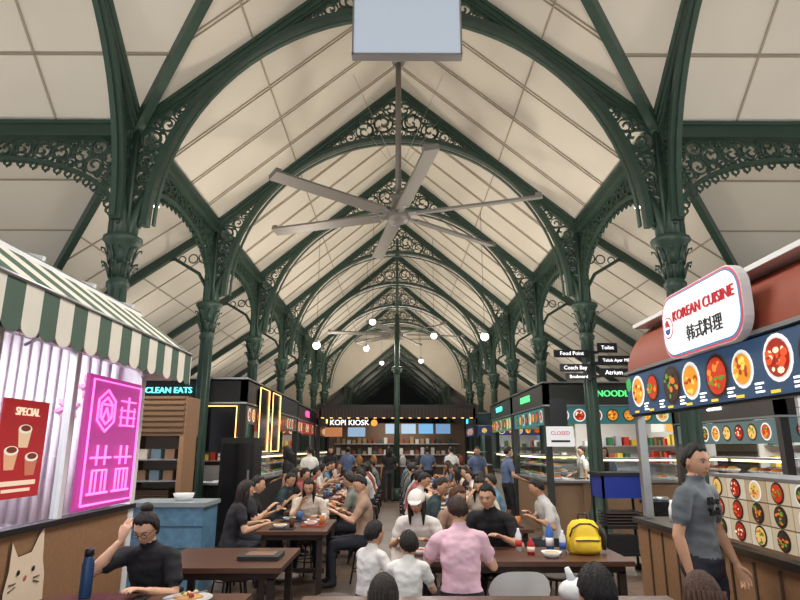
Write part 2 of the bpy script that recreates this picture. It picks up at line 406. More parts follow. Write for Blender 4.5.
cols=[((38,38,44),'short',(26,20,18)),((200,198,194),'short',(24,20,18)),((80,96,130),'long',(46,30,24)),((160,84,80),'pony',(30,22,20)),((44,60,66),'short',(40,36,34)),((214,200,184),'long',(32,24,20)),((120,124,116),'short',(24,20,20)),((176,176,186),'bun',(60,40,30)),((24,24,26),'long',(24,18,18)),((170,140,120),'short',(28,22,20)),((226,226,222),'pony',(28,20,18)),((96,130,150),'short',(24,20,18))]
TPL=[]
for i,(sh,st,ha) in enumerate(cols):
    TPL.append(person_mesh('seated_diner',shirt=sh,style=st,hair=ha,skin=RND.choice([(210,164,134),(196,148,118),(218,176,150)]),lean=RND.uniform(.05,.38),hp=RND.uniform(.1,.5),hy=RND.uniform(-.5,.5),
        lw=(-.16,RND.uniform(.28,.40),.80+RND.random()*.08),rw=(.15,RND.uniform(.24,.38),.82+RND.random()*.22),vox=.026))
STAND=[person_mesh('standing_customer',seated=False,shirt=c,pants=p,hair=(26,20,18),style=s,skin=(200,155,125),lean=.03,hp=.1,hy=h,lw=(-.26,.06,.86),rw=(.2,.25,1.05),vox=.026,lup=(-1,0,0)) for c,p,s,h in (((222,222,220),(40,42,50),'short',.3),((34,34,38),(60,60,66),'long',-.3),((90,106,140),(30,30,34),'short',0))]
# ---------------------------------------------------------------- structure
ZR,ZE,SL,HW=9.25,6.105,.85,3.7
YC=4.0; S0=3.84; Y1=7.7
def scroll(m,x,z,r,t,flip):
    n=14 if r<.12 else 18
    m.strip([(x+r*math.cos(2*math.pi*k/n),z+r*math.sin(2*math.pi*k/n)) for k in range(n)],max(.016,r*.16),t,GREEN,closed=True)
    if r>.06:
        a0=RND.random()*6.28; pts=[]
        for k in range(13):
            f=k/12; a=a0+flip*f*math.pi*2.1; rr=r*(1-.85*f); pts.append((x+rr*math.cos(a),z+rr*math.sin(a)))
        m.strip(pts,max(.018,r*.17),t,GREEN)
        if r>.12:
            for q in range(4):
                a=a0+1.5*q; m.strip([(x+r*.95*math.cos(a),z+r*.95*math.sin(a)),(x+r*.75*math.cos(a+.3),z+r*.75*math.sin(a+.3)),(x+r*.5*math.cos(a+.1),z+r*.5*math.sin(a+.1))],.028,t,GREEN)
def pack(fn,x0,x1,z0,z1,rmin,rmax,step):
    xs=np.arange(x0,x1,step);zs=np.arange(z0,z1,step);Xg,Zg=np.meshgrid(xs,zs);Xg=Xg.ravel();Zg=Zg.ravel()
    C=np.array([fn(a,b) for a,b in zip(Xg,Zg)]);out=[]
    while True:
        i=int(np.argmax(C))
        if C[i]<rmin or len(out)>190: break
        r=min(C[i],rmax); out.append((Xg[i],Zg[i],r)); C=np.minimum(C,np.hypot(Xg-Xg[i],Zg-Zg[i])-r-.002)
    return out
RA,ZCN=3.43,4.6
def truss_mesh():
    m=MB()
    c=math.sqrt(1+SL*SL)
    for sg in(-1,1):
        m.beam((0,0,ZR-.10),(sg*(HW+.05),0,ZE-.13),.10,.18,GREEN,up=V((0,1,0)))
        m.beam((0,0,ZR-.045),(sg*(HW+.05),0,ZE-.075),.05,.24,GREEN,up=V((0,1,0)))
        m.beam((0,0,ZR-.19),(sg*(HW+.05),0,ZE-.22),.04,.12,GREEN,up=V((0,1,0)))
    N=40; arc=[(RA*math.cos(math.pi*k/N),ZCN+RA*math.sin(math.pi*k/N)) for k in range(N+1)]
    m.strip(arc,.085,.15,GREEN)
    m.strip([(x*.965,ZCN+(z-ZCN)*.965) for x,z in arc],.03,.07,GREEN)
    def fn(x,z):
        d1=math.hypot(x,z-ZCN)-(RA+.05); d2=(ZR-.22-SL*x-z)/c; d3=3.62-x; return min(d1,d2,d3,x-.005)
    for x,z,r in pack(fn,0,3.6,ZCN,ZR,.026,.20,.03):
        scroll(m,x,z,r,.05,1); scroll(m,-x,z,r,.05,-1)
    for sg in(-1,1): m.tube([(sg*3.62,0,4.35),(sg*3.58,0,4.7),(sg*3.45,0,5.1)],[.10,.08,.05],GREEN)
    m.lathe([(.02,-.25),(.06,-.18),(.09,-.1),(.05,0)],(0,0,ZR-1.1),GREEN)
    return m.mesh('roof_truss')
TR=truss_mesh()
def arcade_mesh(L):
    m=MB(); h=L/2
    m.bx(-h,h,-.08,.08,5.94,6.10,GREEN); m.bx(-h,h,-.13,.13,6.08,6.13,GREEN); m.bx(-h,h,-.11,.11,5.90,5.94,GREEN)
    a=h-.17;b=.80;zc=4.80;N=28
    arc=[(a*math.cos(math.pi*k/N),zc+b*math.sin(math.pi*k/N)) for k in range(N+1)]
    m.strip([(a,4.45)]+arc+[(-a,4.45)],.06,.10,GREEN)
    for k in range(1,N):
        x,z=arc[k]; x*=.965; z-=.06
        m.strip([(x+.045*math.cos(q*math.pi/4),z+.045*math.sin(q*math.pi/4)) for q in range(8)],.018,.04,GREEN,closed=True)
        m.sph((x,0,z-.06),.016,GREEN,6,4)
    def fn(x,z):
        q=math.hypot(x/a,(z-zc)/b) if z>zc else abs(x)/a
        d1=(q-1)*b*1.05-.035; return min(d1,5.89-z,h-.02-x,x-.003)
    for x,z,r in pack(fn,0,h,4.5,5.9,.022,.125,.025):
        scroll(m,x,z,r,.045,1); scroll(m,-x,z,r,.045,-1)
    return m.mesh('arcade_lattice_beam')
AR=arcade_mesh(S0)
def column_mesh():
    m=MB()
    m.lathe([(.24,0),(.24,.12),(.20,.16),(.20,.5),(.17,.56),(.15,.62),(.135,.8),(.120,3.7),(.145,3.74),(.145,3.80),(.12,3.83),(.125,3.95),(.15,4.15),(.22,4.34),(.25,4.37),(.25,4.42),(.18,4.46),(.11,4.5),(.095,4.7),(.09,6.05)],(0,0,0),GREEN,n=16)
    for tier,(z0,ro,n,L) in enumerate(((3.86,.125,8,.2),(4.04,.14,8,.24))):
        for k in range(n):
            a=2*math.pi*(k+.5*tier)/n; d=V((math.cos(a),math.sin(a),0)); t=V((-math.sin(a),math.cos(a),0))
            m.tube([d*ro+V((0,0,z0)),d*(ro+.03)+V((0,0,z0+L*.5)),d*(ro+.07)+V((0,0,z0+L*.9)),d*(ro+.11)+V((0,0,z0+L*.95)),d*(ro+.105)+V((0,0,z0+L*.8))],[(.04,.01),(.045,.012),(.035,.012),(.022,.012),(.01,.008)],GREEN,n=8,right=t)
    for k in range(8):
        a=2*math.pi*k/8; d=V((math.cos(a),math.sin(a),0)); m.tube([d*.115+V((0,0,.8)),d*.104+V((0,0,3.7))],.022,GREEN,n=6)
    for k in range(4):
        a=math.pi/4+math.pi/2*k; d=V((math.cos(a),math.sin(a),0)); m.tube([d*.12+V((0,0,4.46)),d*.095+V((0,0,6.0))],.03,GREEN,n=8)
    return m.mesh('cast_iron_column')
CO=column_mesh()
ys=[Y1+S0*k for k in range(7)]
YEND=ys[-1]
H90=math.pi/2
for y in ys+[YC-HW,YC-HW-S0]: inst('roof_truss',TR,(0,y,0))
for sx in(-1,1):
    for k in range(3): inst('roof_truss',TR,(sx*(HW+S0*k),YC,0),H90)
    for y in ys: inst('cast_iron_column',CO,(sx*HW,y,0))
    for y in (YC-HW,YC-HW-S0): inst('cast_iron_column',CO,(sx*HW,y,0))
    for k in(1,2):
        for y in(Y1,YC-HW): inst('cast_iron_column',CO,(sx*(HW+S0*k),y,0))
    for k in range(6): inst('arcade_lattice_beam',AR,(sx*HW,Y1+S0*(k+.5),0),H90)
    for k in range(3):
        for y in(Y1,YC-HW): inst('arcade_lattice_beam',AR,(sx*(HW+S0*(k+.5)),y,0))
    inst('arcade_lattice_beam',AR,(sx*HW,YC-HW-S0/2,0),H90)
YN=43.7
for k in range(6): inst('roof_truss',TR,(0,YN+S0*k,0))
for sx in(-1,1):
    for k in range(6): inst('cast_iron_column',CO,(sx*HW,YN+S0*k,0))
    for k in range(5): inst('arcade_lattice_beam',AR,(sx*HW,YN+S0*(k+.5),0),H90)
roof=MB(); seam=MB()
AO=4.6; AS=.70
for sx in(-1,1):
    zr,ze=ZR+.0,ZE+.0
    za=ZE-AS*AO
    E=HW+AO
    roof.poly([(0,YC,zr),(sx*HW,Y1,ze),(sx*HW,YEND,ze),(0,YEND,zr)],CREAM)
    roof.poly([(0,YC,zr),(sx*HW,Y1,ze),(sx*18,Y1,ze),(sx*18,YC,zr)],CREAM)
    roof.poly([(0,YC,zr),(sx*18,YC,zr),(sx*18,YC-HW,ze),(sx*HW,YC-HW,ze)],CREAM)
    roof.poly([(0,YC,zr),(sx*HW,YC-HW,ze),(sx*HW,-7,ze),(0,-7,zr)],CREAM)
    roof.poly([(sx*HW,Y1,ze),(sx*E,Y1+AO,za),(sx*E,YEND,za),(sx*HW,YEND,ze)],CREAM)
    roof.poly([(sx*HW,Y1,ze),(sx*18,Y1,ze),(sx*18,Y1+AO,za),(sx*E,Y1+AO,za)],CREAM)
    roof.poly([(sx*HW,YC-HW,ze),(sx*18,YC-HW,ze),(sx*18,-7,ze-AS*7.3),(sx*(HW),-7,ze)],CREAM)
    roof.poly([(0,YN,zr),(sx*HW,YN,ze),(sx*HW,66,ze),(0,66,zr)],CREAM)
    roof.poly([(sx*HW,YN,ze),(sx*E,YN,za),(sx*E,66,za),(sx*HW,66,ze)],CREAM)
    n=int((YEND-YC)/.96)
    for k in range(1,n+1):
        y=YC+.96*k; x1=HW if y>=Y1 else (y-YC)
        if x1>.1:
            seam.beam((0,y-.035,ZR-.01),(sx*x1,y-.035,ZR-SL*x1-.01),.016,.02,SEAM)
            seam.beam((0,y+.035,ZR-.01),(sx*x1,y+.035,ZR-SL*x1-.01),.016,.02,SEAM)
        if y>Y1+.3:
            x2=min(AO,y-Y1); seam.beam((sx*HW,y,ZE-.01),(sx*(HW+x2),y,ZE-AS*x2-.01),.028,.02,SEAM)
    for xx in(2.1,):
        seam.beam((sx*xx,YC+xx,ZR-SL*xx-.01),(sx*xx,YEND,ZR-SL*xx-.01),.02,.02,SEAM)
    for xx in(1.5,3.0):
        seam.beam((sx*(HW+xx),Y1+xx,ZE-AS*xx-.01),(sx*(HW+xx),YEND,ZE-AS*xx-.01),.02,.02,SEAM)
    for xx in(.7,1.45,2.2,2.95):
        seam.beam((sx*xx,YC+xx,ZR-SL*xx-.01),(sx*18,YC+xx,ZR-SL*xx-.01),.04,.03,SEAM)
        seam.beam((sx*(HW+xx),Y1+xx,ZE-AS*xx-.01),(sx*18,Y1+xx,ZE-AS*xx-.01),.028,.02,SEAM)
    for k in range(2,6):
        x=2.4*k; seam.beam((sx*x,YC,ZR-.01),(sx*x,Y1,ZE-.01),.028,.02,SEAM)
zt=13.0
roof.poly([(-9,YEND,zt),(9,YEND,zt),(9,YN,zt),(-9,YN,zt)],CREAM)
for sx in(-1,1):
    roof.poly([(sx*9,YEND,3),(sx*9,YN,3),(sx*9,YN,zt),(sx*9,YEND,zt)],CREAM)
    for yy in(YEND,YN):
        roof.poly([(0,yy,ZR),(sx*HW,yy,ZE),(sx*(HW+AO),yy,ZE-AS*AO),(sx*9,yy,2.8),(sx*9,yy,zt),(0,yy,zt)],CREAM)
for z in(9.4,10.1,10.8,11.5,12.2): seam.bx(-9,9,YN-.05,YN-.01,z,z+.06,SEAM)
for x in np.arange(-8,8.1,1.6): seam.bx(x,x+.06,YN-.05,YN-.01,ZR-.2 if abs(x)<1 else ZR,zt,SEAM)
roof.obj('ceiling_roof_panels',V((0,0,0))); seam.obj('trim_roof_seams',V((0,0,0)))
vr=MB()
for sx in(-1,1):
    vr.beam((sx*HW,Y1,ZE-.08),(0,YC,ZR-.1),.12,.18,GREEN); vr.beam((sx*HW,YC-HW,ZE-.08),(0,YC,ZR-.1),.12,.18,GREEN)
    vr.beam((sx*HW,Y1,ZE-.08),(sx*(HW+AO),Y1+AO,ZE-AS*AO-.1),.10,.16,GREEN)
    for y in ys[1:]: 
        vr.beam((sx*HW,y,ZE-.1),(sx*(HW+AO),y,ZE-AS*AO-.1),.10,.16,GREEN)
        pts=[(sx*HW,y,4.6),(sx*(HW+.25),y,5.05),(sx*(HW+.75),y,5.35),(sx*(HW+1.0),y,5.30)]
        vr.tube(pts,.035,GREEN,n=6)
        for q in range(3):
            cx_,cz_,r_=HW+.17+.22*q,5.38-.02*q,.11-.02*q
            vr.tube([(sx*(cx_+r_*math.cos(t*math.pi/6)),y,cz_+r_*math.sin(t*math.pi/6)) for t in range(13)],.014,GREEN,n=4)
N=20
pts=[V((5.6*math.cos(math.pi*k/N),YN-.3,6.2+4.0*math.sin(math.pi*k/N))) for k in range(N+1)]
vr.tube(pts,.12,GREEN,n=6)
vr.tube([p+V((0,-.02,.7)) for p in pts],.06,GREEN,n=6)
vr.obj('roof_valley_ribs')
fl=MB(); fl.bx(-19,19,-9,68,-.1,0,FLOOR); fl.obj('floor',V((0,0,0)))
CW=pl((206,200,188)); 
for nm,a in(('wall_left',-1),('wall_right',1)):
    w=MB(); x=a*(HW+AO+.05); w.bx(x,x+a*.1,Y1+AO,YEND,0,2.9,CW)
    for z in np.arange(.3,2.8,.25): w.bx(x-a*.03,x,Y1+AO,YEND,z,z+.04,pl((150,144,134)))
    w.obj(nm)
    w=MB(); w.bx(a*9,a*9.1,YEND,YN,0,3,CW); w.bx(a*8.35,a*8.45,YN,66,0,2.9,CW); w.obj(nm+'_far')
    w=MB(); w.bx(a*(HW+AO),a*18,Y1+AO+.02,Y1+AO+.12,0,2.9,CW); w.obj('wall_side_'+('left' if a<0 else 'right'))
w=MB(); w.bx(-9,9,66,66.1,0,9.3,pl((90,96,96))); w.bx(-2.5,2.5,65.9,66,0.2,3.2,em((200,220,230),.8)); w.obj('wall_back')
# ---------------------------------------------------------------- fans, hangers
def fan_mesh():
    m=MB()
    m.lathe([(.05,-.14),(.18,-.12),(.22,-.06),(.22,.06),(.13,.1),(.13,.34),(.16,.38),(.06,.42),(.04,.5)],(0,0,0),FANM,n=20)
    for k in range(6):
        a=math.radians(-19.5+60*k); M=Matrix.Rotation(a,4,'Z')@Matrix.Rotation(math.radians(14),4,'X')
        m.bx(.15,.5,-.05,.05,-.025,.025,STEEL,M=M)
        m.bx(.38,2.50,-.12,.12,-.018,.022,FANM,M=M); m.bx(2.50,2.60,-.12,.12,-.018,.07,FANM,M=M)
    m.tube([(0,0,.4),(0,0,3.25)],.055,FANM,n=10)
    m.lathe([(.12,3.2),(.12,3.3)],(0,0,0),STEEL)
    for k in range(4):
        a=k*math.pi/2+.78; m.tube([(.04*math.cos(a),.04*math.sin(a),.9),(1.15*math.cos(a),1.15*math.sin(a),2.4)],.004,STEEL,n=4)
    return m.mesh('ceiling_fan')
FN=fan_mesh()
inst('ceiling_fan',FN,(0.02,10.4,5.84)); inst('ceiling_fan',FN,(0,22.4,5.84),.5); 
b=MB(); BRD=mat('board_white',(214,226,240),.4,emit=.5)
b.bx(-.50,.72,5.98,6.06,6.04,7.1,BRD); b.bx(-.52,.74,5.965,6.075,6.01,6.04,STEEL); b.bx(-.52,-.50,5.965,6.075,6.02,7.12,STEEL); b.bx(.72,.74,5.965,6.075,6.02,7.12,STEEL); b.bx(-.52,.74,5.965,6.075,6.80,6.83,STEEL)
for x in(-.4,.6): b.tube([(x,6.02,7.1),(x,6.02,ZR-.85*abs(x)-.02)],.015,STEEL,n=6)
b.obj('hanging_projection_board')
pd=MB()
pd.lathe([(.02,.16),(.06,.12),(.08,.05),(.075,.03)],(0,0,0),STEEL,n=12); pd.sph((0,0,0.0),.10,GLOWW); pd.tube([(0,0,.14),(0,0,3.2)],.005,DARK,n=4)
PD=pd.mesh('pendant_lamp')
for x,y in((-.75,18),(1.15,18.5),(-1.1,21.3),(1.0,25),(-.7,27.5),(2.1,14.2),(-2.1,15.5)): inst('pendant_lamp',PD,(x,y,ZR-.85*abs(x)-3.2))
dl=MB(); dl.lathe([(.06,.0),(.075,.02),(.07,.16)],(0,0,0),WHITE,n=14); dl.lathe([(.001,-.005),(.055,-.004)],(0,0,0),em((255,255,255),8.0),n=14)
DL=dl.mesh('spotlight_fixture')
for sx in(-1,1):
    for k in range(6): inst('spotlight_fixture',DL,(sx*4.1,9.55+S0*k,ZE-AS*.4-.17))
# ---------------------------------------------------------------- dishes
FOODC=[[(196,50,20),(240,140,40),(90,140,40)],[(224,150,40),(250,210,90),(170,50,24)],[(160,34,18),(230,80,30),(250,240,200)],[(230,190,110),(210,100,40),(80,130,50)],[(60,44,36),(230,120,40),(100,150,50)]]
def dish(m,c,r,u,v,n,e=.7,rnd=RND,dark=.5):
    pal=rnd.choice(FOODC)
    if rnd.random()<dark: m.disc(c+n*.002,r,u,v,em((70,58,52),e*.7)); m.disc(c+n*.004,r*.92,u,v,em((34,30,30),e*.7))
    else: m.disc(c+n*.002,r,u,v,em((240,240,236),e)); m.disc(c+n*.004,r*.88,u,v,em((210,210,206),e))
    m.disc(c+n*.006,r*.80,u,v,em(pal[0],e))
    for k in range(18):
        a=rnd.random()*6.28; q=r*.62*math.sqrt(rnd.random()); m.disc(c+n*(.008+.0005*k)+u*(q*math.cos(a))+v*(q*math.sin(a)),r*rnd.uniform(.1,.26),u,v,em(rnd.choice(pal),e),n=7,r2=r*rnd.uniform(.06,.2))
# ---------------------------------------------------------------- Korean stall (right front)
k=MB(); RB=pl((142,66,44)); X0=2.5
YA,YB=2.6,6.55
k.bx(X0+.02,X0+.10,YA,YB,2.0,2.44,BLACK); 
MBL=em((46,74,104),.8); k.bx(X0-.01,X0+.02,YA+.02,YB-.02,2.02,2.42,MBL)
u,v,n=V((0,-1,0)),V((0,0,1)),V((-1,0,0))
yy=YB-.32
i=0
while yy>YA+.2:
    r=RND.choice([.14,.16,.18]); dish(k,V((X0-.012,yy,2.23+RND.uniform(-.03,.03))),r,u,v,n,.95,dark=.6)
    for q in range(3): k.bx(X0-.016,X0-.012,yy-.23+.03*(q%2),yy-.13,2.045+.028*q,2.058+.028*q,LTR_W)
    k.bx(X0-.016,X0-.012,yy+.02,yy+.12,2.03,2.05,em((255,210,60),.9))
    yy-=.42 if i%2 else .36; i+=1
k.disc(V((X0-.02,YB-.10,2.33)),.07,u,v,em((60,170,80),.9))
k.bx(X0-.03,X0+.12,YA,YB,2.44,2.47,STEEL)
prof=[]
for t in range(9):
    a=t/8*math.pi/2; prof.append((X0+.02+.75*(1-math.cos(a)),2.47+.62*math.sin(a)))
vs=[];
for x,z in prof: vs+= [(x,YA,z),(x,YB,z)]
k.add(vs,[(2*i,2*i+1,2*i+3,2*i+2) for i in range(8)],RB,True)
k.add([(x,YB,z) for x,z in prof]+[(prof[-1][0],YB,2.47)],[tuple(range(10))],RB)
k.bx(X0+.7,5.9,YA,YB,3.04,3.10,WHITE)
for y in np.arange(YA,YB,.35): k.bx(X0+.6,5.9,y,y+.05,3.10,3.16,pl((180,178,172)))
k.bx(5.8,5.9,YA,YB,0,3.04,WTILE); k.bx(X0+.3,5.8,YA-.08,YA,0,3.04,WTILE)
k.bx(4.3,5.8,YB-.05,YB,0,3.0,WTILE); k.bx(X0+.12,5.8,YA,YB,2.96,3.0,WHITE)
for y in(3.6,5.2): k.bx(3.2,4.9,y-.06,y+.06,2.92,2.955,em((255,255,250),5))
k.bx(4.7,5.8,3.2,5.2,1.95,2.3,STEEL); k.bx(5.1,5.8,3.0,5.6,0,.9,STEEL); k.bx(5.05,5.8,5.6,6.3,0,1.9,WHITE)
for y in(3.4,4.0,4.6,5.2): k.lathe([(.14,.9),(.16,.95),(.16,1.12)],(5.4,y,0),STEEL)
for z in(1.35,1.65): 
    k.bx(5.5,5.8,3.0,5.6,z,z+.02,STEEL)
    for y in np.arange(3.1,5.5,.16): k.bx(5.55,5.7,y,y+.1,z+.02,z+.02+RND.uniform(.08,.2),pl(RND.choice([(200,60,40),(230,200,60),(240,240,240),(60,110,70),(190,190,200)])))
# shelving on end wall facing camera
for z in(1.25,1.6,1.95):
    k.bx(4.35,5.0,YB-.35,YB-.05,z,z+.02,STEEL)
    for x in np.arange(4.38,4.95,.13): k.bx(x,x+.09,YB-.28,YB-.12,z+.02,z+RND.uniform(.12,.26),pl(RND.choice([(200,60,40),(230,200,60),(240,240,240),(120,150,90),(190,190,200)])))
k.bx(X0+.04,X0+.12,YB-.1,YB-.02,1.0,2.0,STEEL)
k.bx(X0,X0+.65,YA,6.6,.0,.93,WOODL)
for y in np.arange(YA+.1,6.6,.3): k.bx(X0-.012,X0,y,y+.02,.05,.9,pl((80,60,46)))
k.bx(X0-.04,X0+.72,YA,6.63,.93,.98,pl((44,40,38),.3)); k.bx(X0+.65,4.6,6.4,6.6,0,.93,WOODL); k.bx(X0+.65,4.62,6.35,6.63,.93,.98,pl((44,40,38),.3))
k.bx(X0+.03,X0+.05,3.2,5.05,.99,1.46,em((120,92,66),.5))
for iy in range(7):
    for iz in range(3):
        cy_=4.93-.255*iy; cz_=1.385-.15*iz
        k.bx(X0+.026,X0+.03,cy_-.122,cy_+.122,cz_-.07,cz_+.07,em(RND.choice([(214,196,166),(196,170,136),(226,214,190)]),.5))
        dish(k,V((X0+.025,cy_,cz_)),.072,u,v,n,.7,dark=.7)
k.bx(X0+.02,X0+.45,3.2,5.05,1.46,1.48,STEEL)
for y,cc in((5.3,(220,60,40)),(5.42,(240,240,240)),(5.6,(60,60,66)),(5.9,(230,180,60)),(6.2,(250,250,250))): k.lathe([(.035,.98),(.035,1.1),(.02,1.14),(.02,1.18)],(X0+.2,y,0),pl(cc))
k.bx(X0+.3,X0+.55,5.5,5.8,.98,1.25,BLACK)
k.obj('korean_food_stall')
s=MB(); cy,cz=4.68,2.70; hw_,hh=.64,.28; xs=2.40
def rrect(w,h,r,n=6):
    o=[]
    for (cx,cz_,a0) in((w-r,h-r,0),(-w+r,h-r,90),(-w+r,-h+r,180),(w-r,-h+r,270)):
        for q in range(n+1):
            a=math.radians(a0+90*q/n); o.append((cx+r*math.cos(a),cz_+r*math.sin(a)))
    return o
def plate(w,h,r,x0,x1,m):
    o=rrect(w,h,r); N=len(o)
    vs=[(x0,cy+a,cz+b_) for a,b_ in o]+[(x1,cy+a,cz+b_) for a,b_ in o]
    s.add(vs,[tuple(range(N)),tuple(range(2*N-1,N-1,-1))]+[(i,(i+1)%N,N+(i+1)%N,N+i) for i in range(N)],m)
plate(hw_,hh,.2,xs,xs+.07,WHITE); plate(hw_-.008,hh-.008,.195,xs-.003,xs+.03,em((215,70,90),.9)); plate(hw_-.022,hh-.022,.185,xs-.006,xs+.05,em((40,130,170),.9)); plate(hw_-.036,hh-.036,.17,xs-.010,xs+.05,em((250,250,250),.95))
s.text('KOREAN CUISINE',.122,LTR_R,(xs-.018,cy-.09,cz+.07),'-X',.006); s.text('韩式料理',.14,LTR_K,(xs-.018,cy-.10,cz-.12),'-X',.004)
lc=cy+.505
s.disc(V((xs-.014,lc,cz+.0)),.095,u,v,LTR_R); s.disc(V((xs-.016,lc,cz+.0)),.082,u,v,LTR_W); s.disc(V((xs-.019,lc,cz-.01)),.055,u,v,em((50,80,160),.6)); s.disc(V((xs-.022,lc,cz+.03)),.04,u,v,LTR_R); s.bx(xs-.024,xs-.02,lc-.035,lc+.035,cz-.012,cz+.004,LTR_W)
for q in(-.4,.36): s.bx(xs+.07,X0+.18,cy+q,cy+q+.04,2.6,2.64,DARK)
s.obj('hanging_sign')
# ---------------------------------------------------------------- left front stall
L=MB(); XL=-2.5; LY0,LY1=1.8,6.0; LIL=pl((226,214,222))
L.bx(XL-.06,XL,LY0,LY1,0,1.15,WOODL); L.bx(XL-.08,XL+.03,LY0,LY1,1.13,1.17,DARK)
L.bx(XL-.08,XL+.01,LY1-.10,LY1,0,2.55,WHITE)
for y in(2.6,3.75,4.72): L.bx(XL-.06,XL,y-.03,y+.03,1.17,2.45,WHITE)
L.bx(XL-.08,XL,LY0,LY1,2.42,2.75,LIL)
L.bx(XL-.032,XL-.03,LY0,LY1-.1,1.17,2.42,GLASS)
L.bx(-5.3,-5.2,LY0,LY1,0,3.0,LIL); L.bx(-5.2,XL-.06,LY1-.06,LY1,0,2.9,LIL)
L.bx(-5.3,XL-.1,LY0,LY1,2.9,3.0,WHITE)
for y in(2.6,3.6,4.6,5.4): L.bx(-4.6,-2.9,y-.04,y+.04,2.85,2.895,em((255,250,250),5))
L.bx(-3.6,-3.2,LY0,5.6,0,1.0,pl((222,214,216))); 
for y in np.arange(2.2,5.5,.5): L.lathe([(.05,1.0),(.06,1.25),(.06,1.27)],(-3.4,y,0),pl(RND.choice([(220,120,150),(250,250,250),(230,200,90)])))
for z in(1.5,1.9,2.3):
    L.bx(-5.2,-4.95,2.2,5.6,z,z+.03,WOODL)
    for y in np.arange(2.3,5.5,.2): L.bx(-5.15,-5.0,y,y+.12,z+.03,z+.25,pl(RND.choice([(230,160,180),(245,240,235),(150,110,90),(200,80,90)])))
# sheer curtain + lily decal on end wall
for i in range(22):
    x=-2.75-.10*i; L.tube([(x,LY1-.12,1.0),(x,LY1-.12,2.8)],.035,pl((240,232,238),.9),n=8)
for i,(x,z) in enumerate(((-2.95,2.25),(-3.15,2.05),(-2.85,1.95))):
    for q in range(6):
        a=q*math.pi/3+.3*i; L.tube([(x,LY1-.17,z),(x+.08*math.cos(a),LY1-.18,z+.08*math.sin(a)),(x+.13*math.cos(a),LY1-.17,z+.13*math.sin(a))],[(.01,.005),(.03,.006),(.004,.004)],pl((240,150,190)),n=6,right=(0,1,0) if False else (-math.sin(a),0,math.cos(a)))
for i in range(5): L.tube([(-2.9-.45*i,LY0,3.12+.10*i),(-2.9-.45*i,LY1+.1,3.12+.10*i)],.028,WHITE,n=6)
for y in np.arange(2,6.1,.8): L.beam((-2.7,y,3.08),(-4.9,y,3.55),.04,.04,WHITE)
L.obj('bubble_tea_stall')
A=MB(); GA=pl((72,94,80),.8); WA=pl((222,216,202),.8)
y=1.9;i=0;sw=.175
while y<6.1:
    m_=GA if i%2 else WA; y2=min(y+sw,6.12)
    A.add([(-2.68,y,3.03),(-2.68,y2,3.03),(-2.10,y2,2.60),(-2.10,y,2.60)],[(0,1,2,3)],m_)
    pts=[(-2.10,y,2.60),(-2.10,y2,2.60)]+[(-2.10,(y+y2)/2+(y2-y)/2*math.cos(a*math.pi/8),2.35-.06*math.sin(a*math.pi/8)) for a in range(9)]
    A.poly(pts,m_); y=y2; i+=1
A.poly([(-2.68,6.12,3.03),(-2.10,6.12,2.60),(-2.10,6.12,2.34),(-2.68,6.12,2.34)],WA)
A.tube([(-2.10,1.9,2.60),(-2.10,6.12,2.60)],.014,STEEL,n=6); A.tube([(-2.68,1.9,3.03),(-2.68,6.12,3.03)],.02,STEEL,n=6)
for yy in(2.2,4,5.9): A.tube([(-2.5,yy,2.35),(-2.12,yy,2.55)],.012,STEEL,n=5)
A.obj('striped_awning')
Nn=MB(); PK=em((255,110,200),2.0); ux,vx=V((0,1,0)),V((0,0,1))
Nn.bx(XL+.02,XL+.05,4.82,5.80,1.20,2.26,em((200,70,160),.6))
xn=XL+.07
def rect(y0,y1,z0,z1,x,r=.009,m_=PK): Nn.tube([(x,y0,z0),(x,y1,z0),(x,y1,z1),(x,y0,z1),(x,y0,z0)],r,m_,n=6)
rect(4.86,5.76,1.24,2.22,xn); 
def poly2(pts,r=.010):
    Nn.tube([(xn,a,b_) for a,b_ in pts],r,PK,n=6)
for ra in(.17,.11): poly2([(5.12+ra*math.cos(math.radians(a)),1.98+ra*math.sin(math.radians(a))) for a in range(30,391,60)])
poly2([(5.05,1.9),(5.12,2.0),(5.19,1.9)]); poly2([(5.06,2.03),(5.18,2.03)])
# stroke characters
for ox,oz in((5.40,1.98),):
    for w_ in(.07,.14,.20): poly2([(ox-.02,oz-.18+w_),(ox+.28,oz-.18+w_)],.008)
    poly2([(ox+.13,oz+.14),(ox+.13,oz-.1)]); poly2([(ox-.02,oz+.10),(ox+.28,oz+.10)],.008); poly2([(ox+.0,oz-.12),(ox+.0,oz+.05)],.008); poly2([(ox+.26,oz-.12),(ox+.26,oz+.05)],.008)
for ox,w_ in((4.94,.34),(5.36,.32)):
    poly2([(ox,1.60),(ox+w_,1.60)]); poly2([(ox+.10,1.70),(ox+.10,1.54)]); poly2([(ox+w_-.10,1.70),(ox+w_-.10,1.54)])
    poly2([(ox+.05,1.32),(ox+.05,1.50),(ox+w_-.05,1.50),(ox+w_-.05,1.32)]); poly2([(ox+.12,1.32),(ox+.12,1.50)],.008); poly2([(ox+w_-.12,1.32),(ox+w_-.12,1.50)],.008); poly2([(ox,1.32),(ox+w_,1.32)])
Nn.obj('pink_neon_sign')
Ps=MB()
Ps.bx(XL+.005,XL+.02,3.86,4.36,1.36,1.99,em((176,34,38),.7)); 
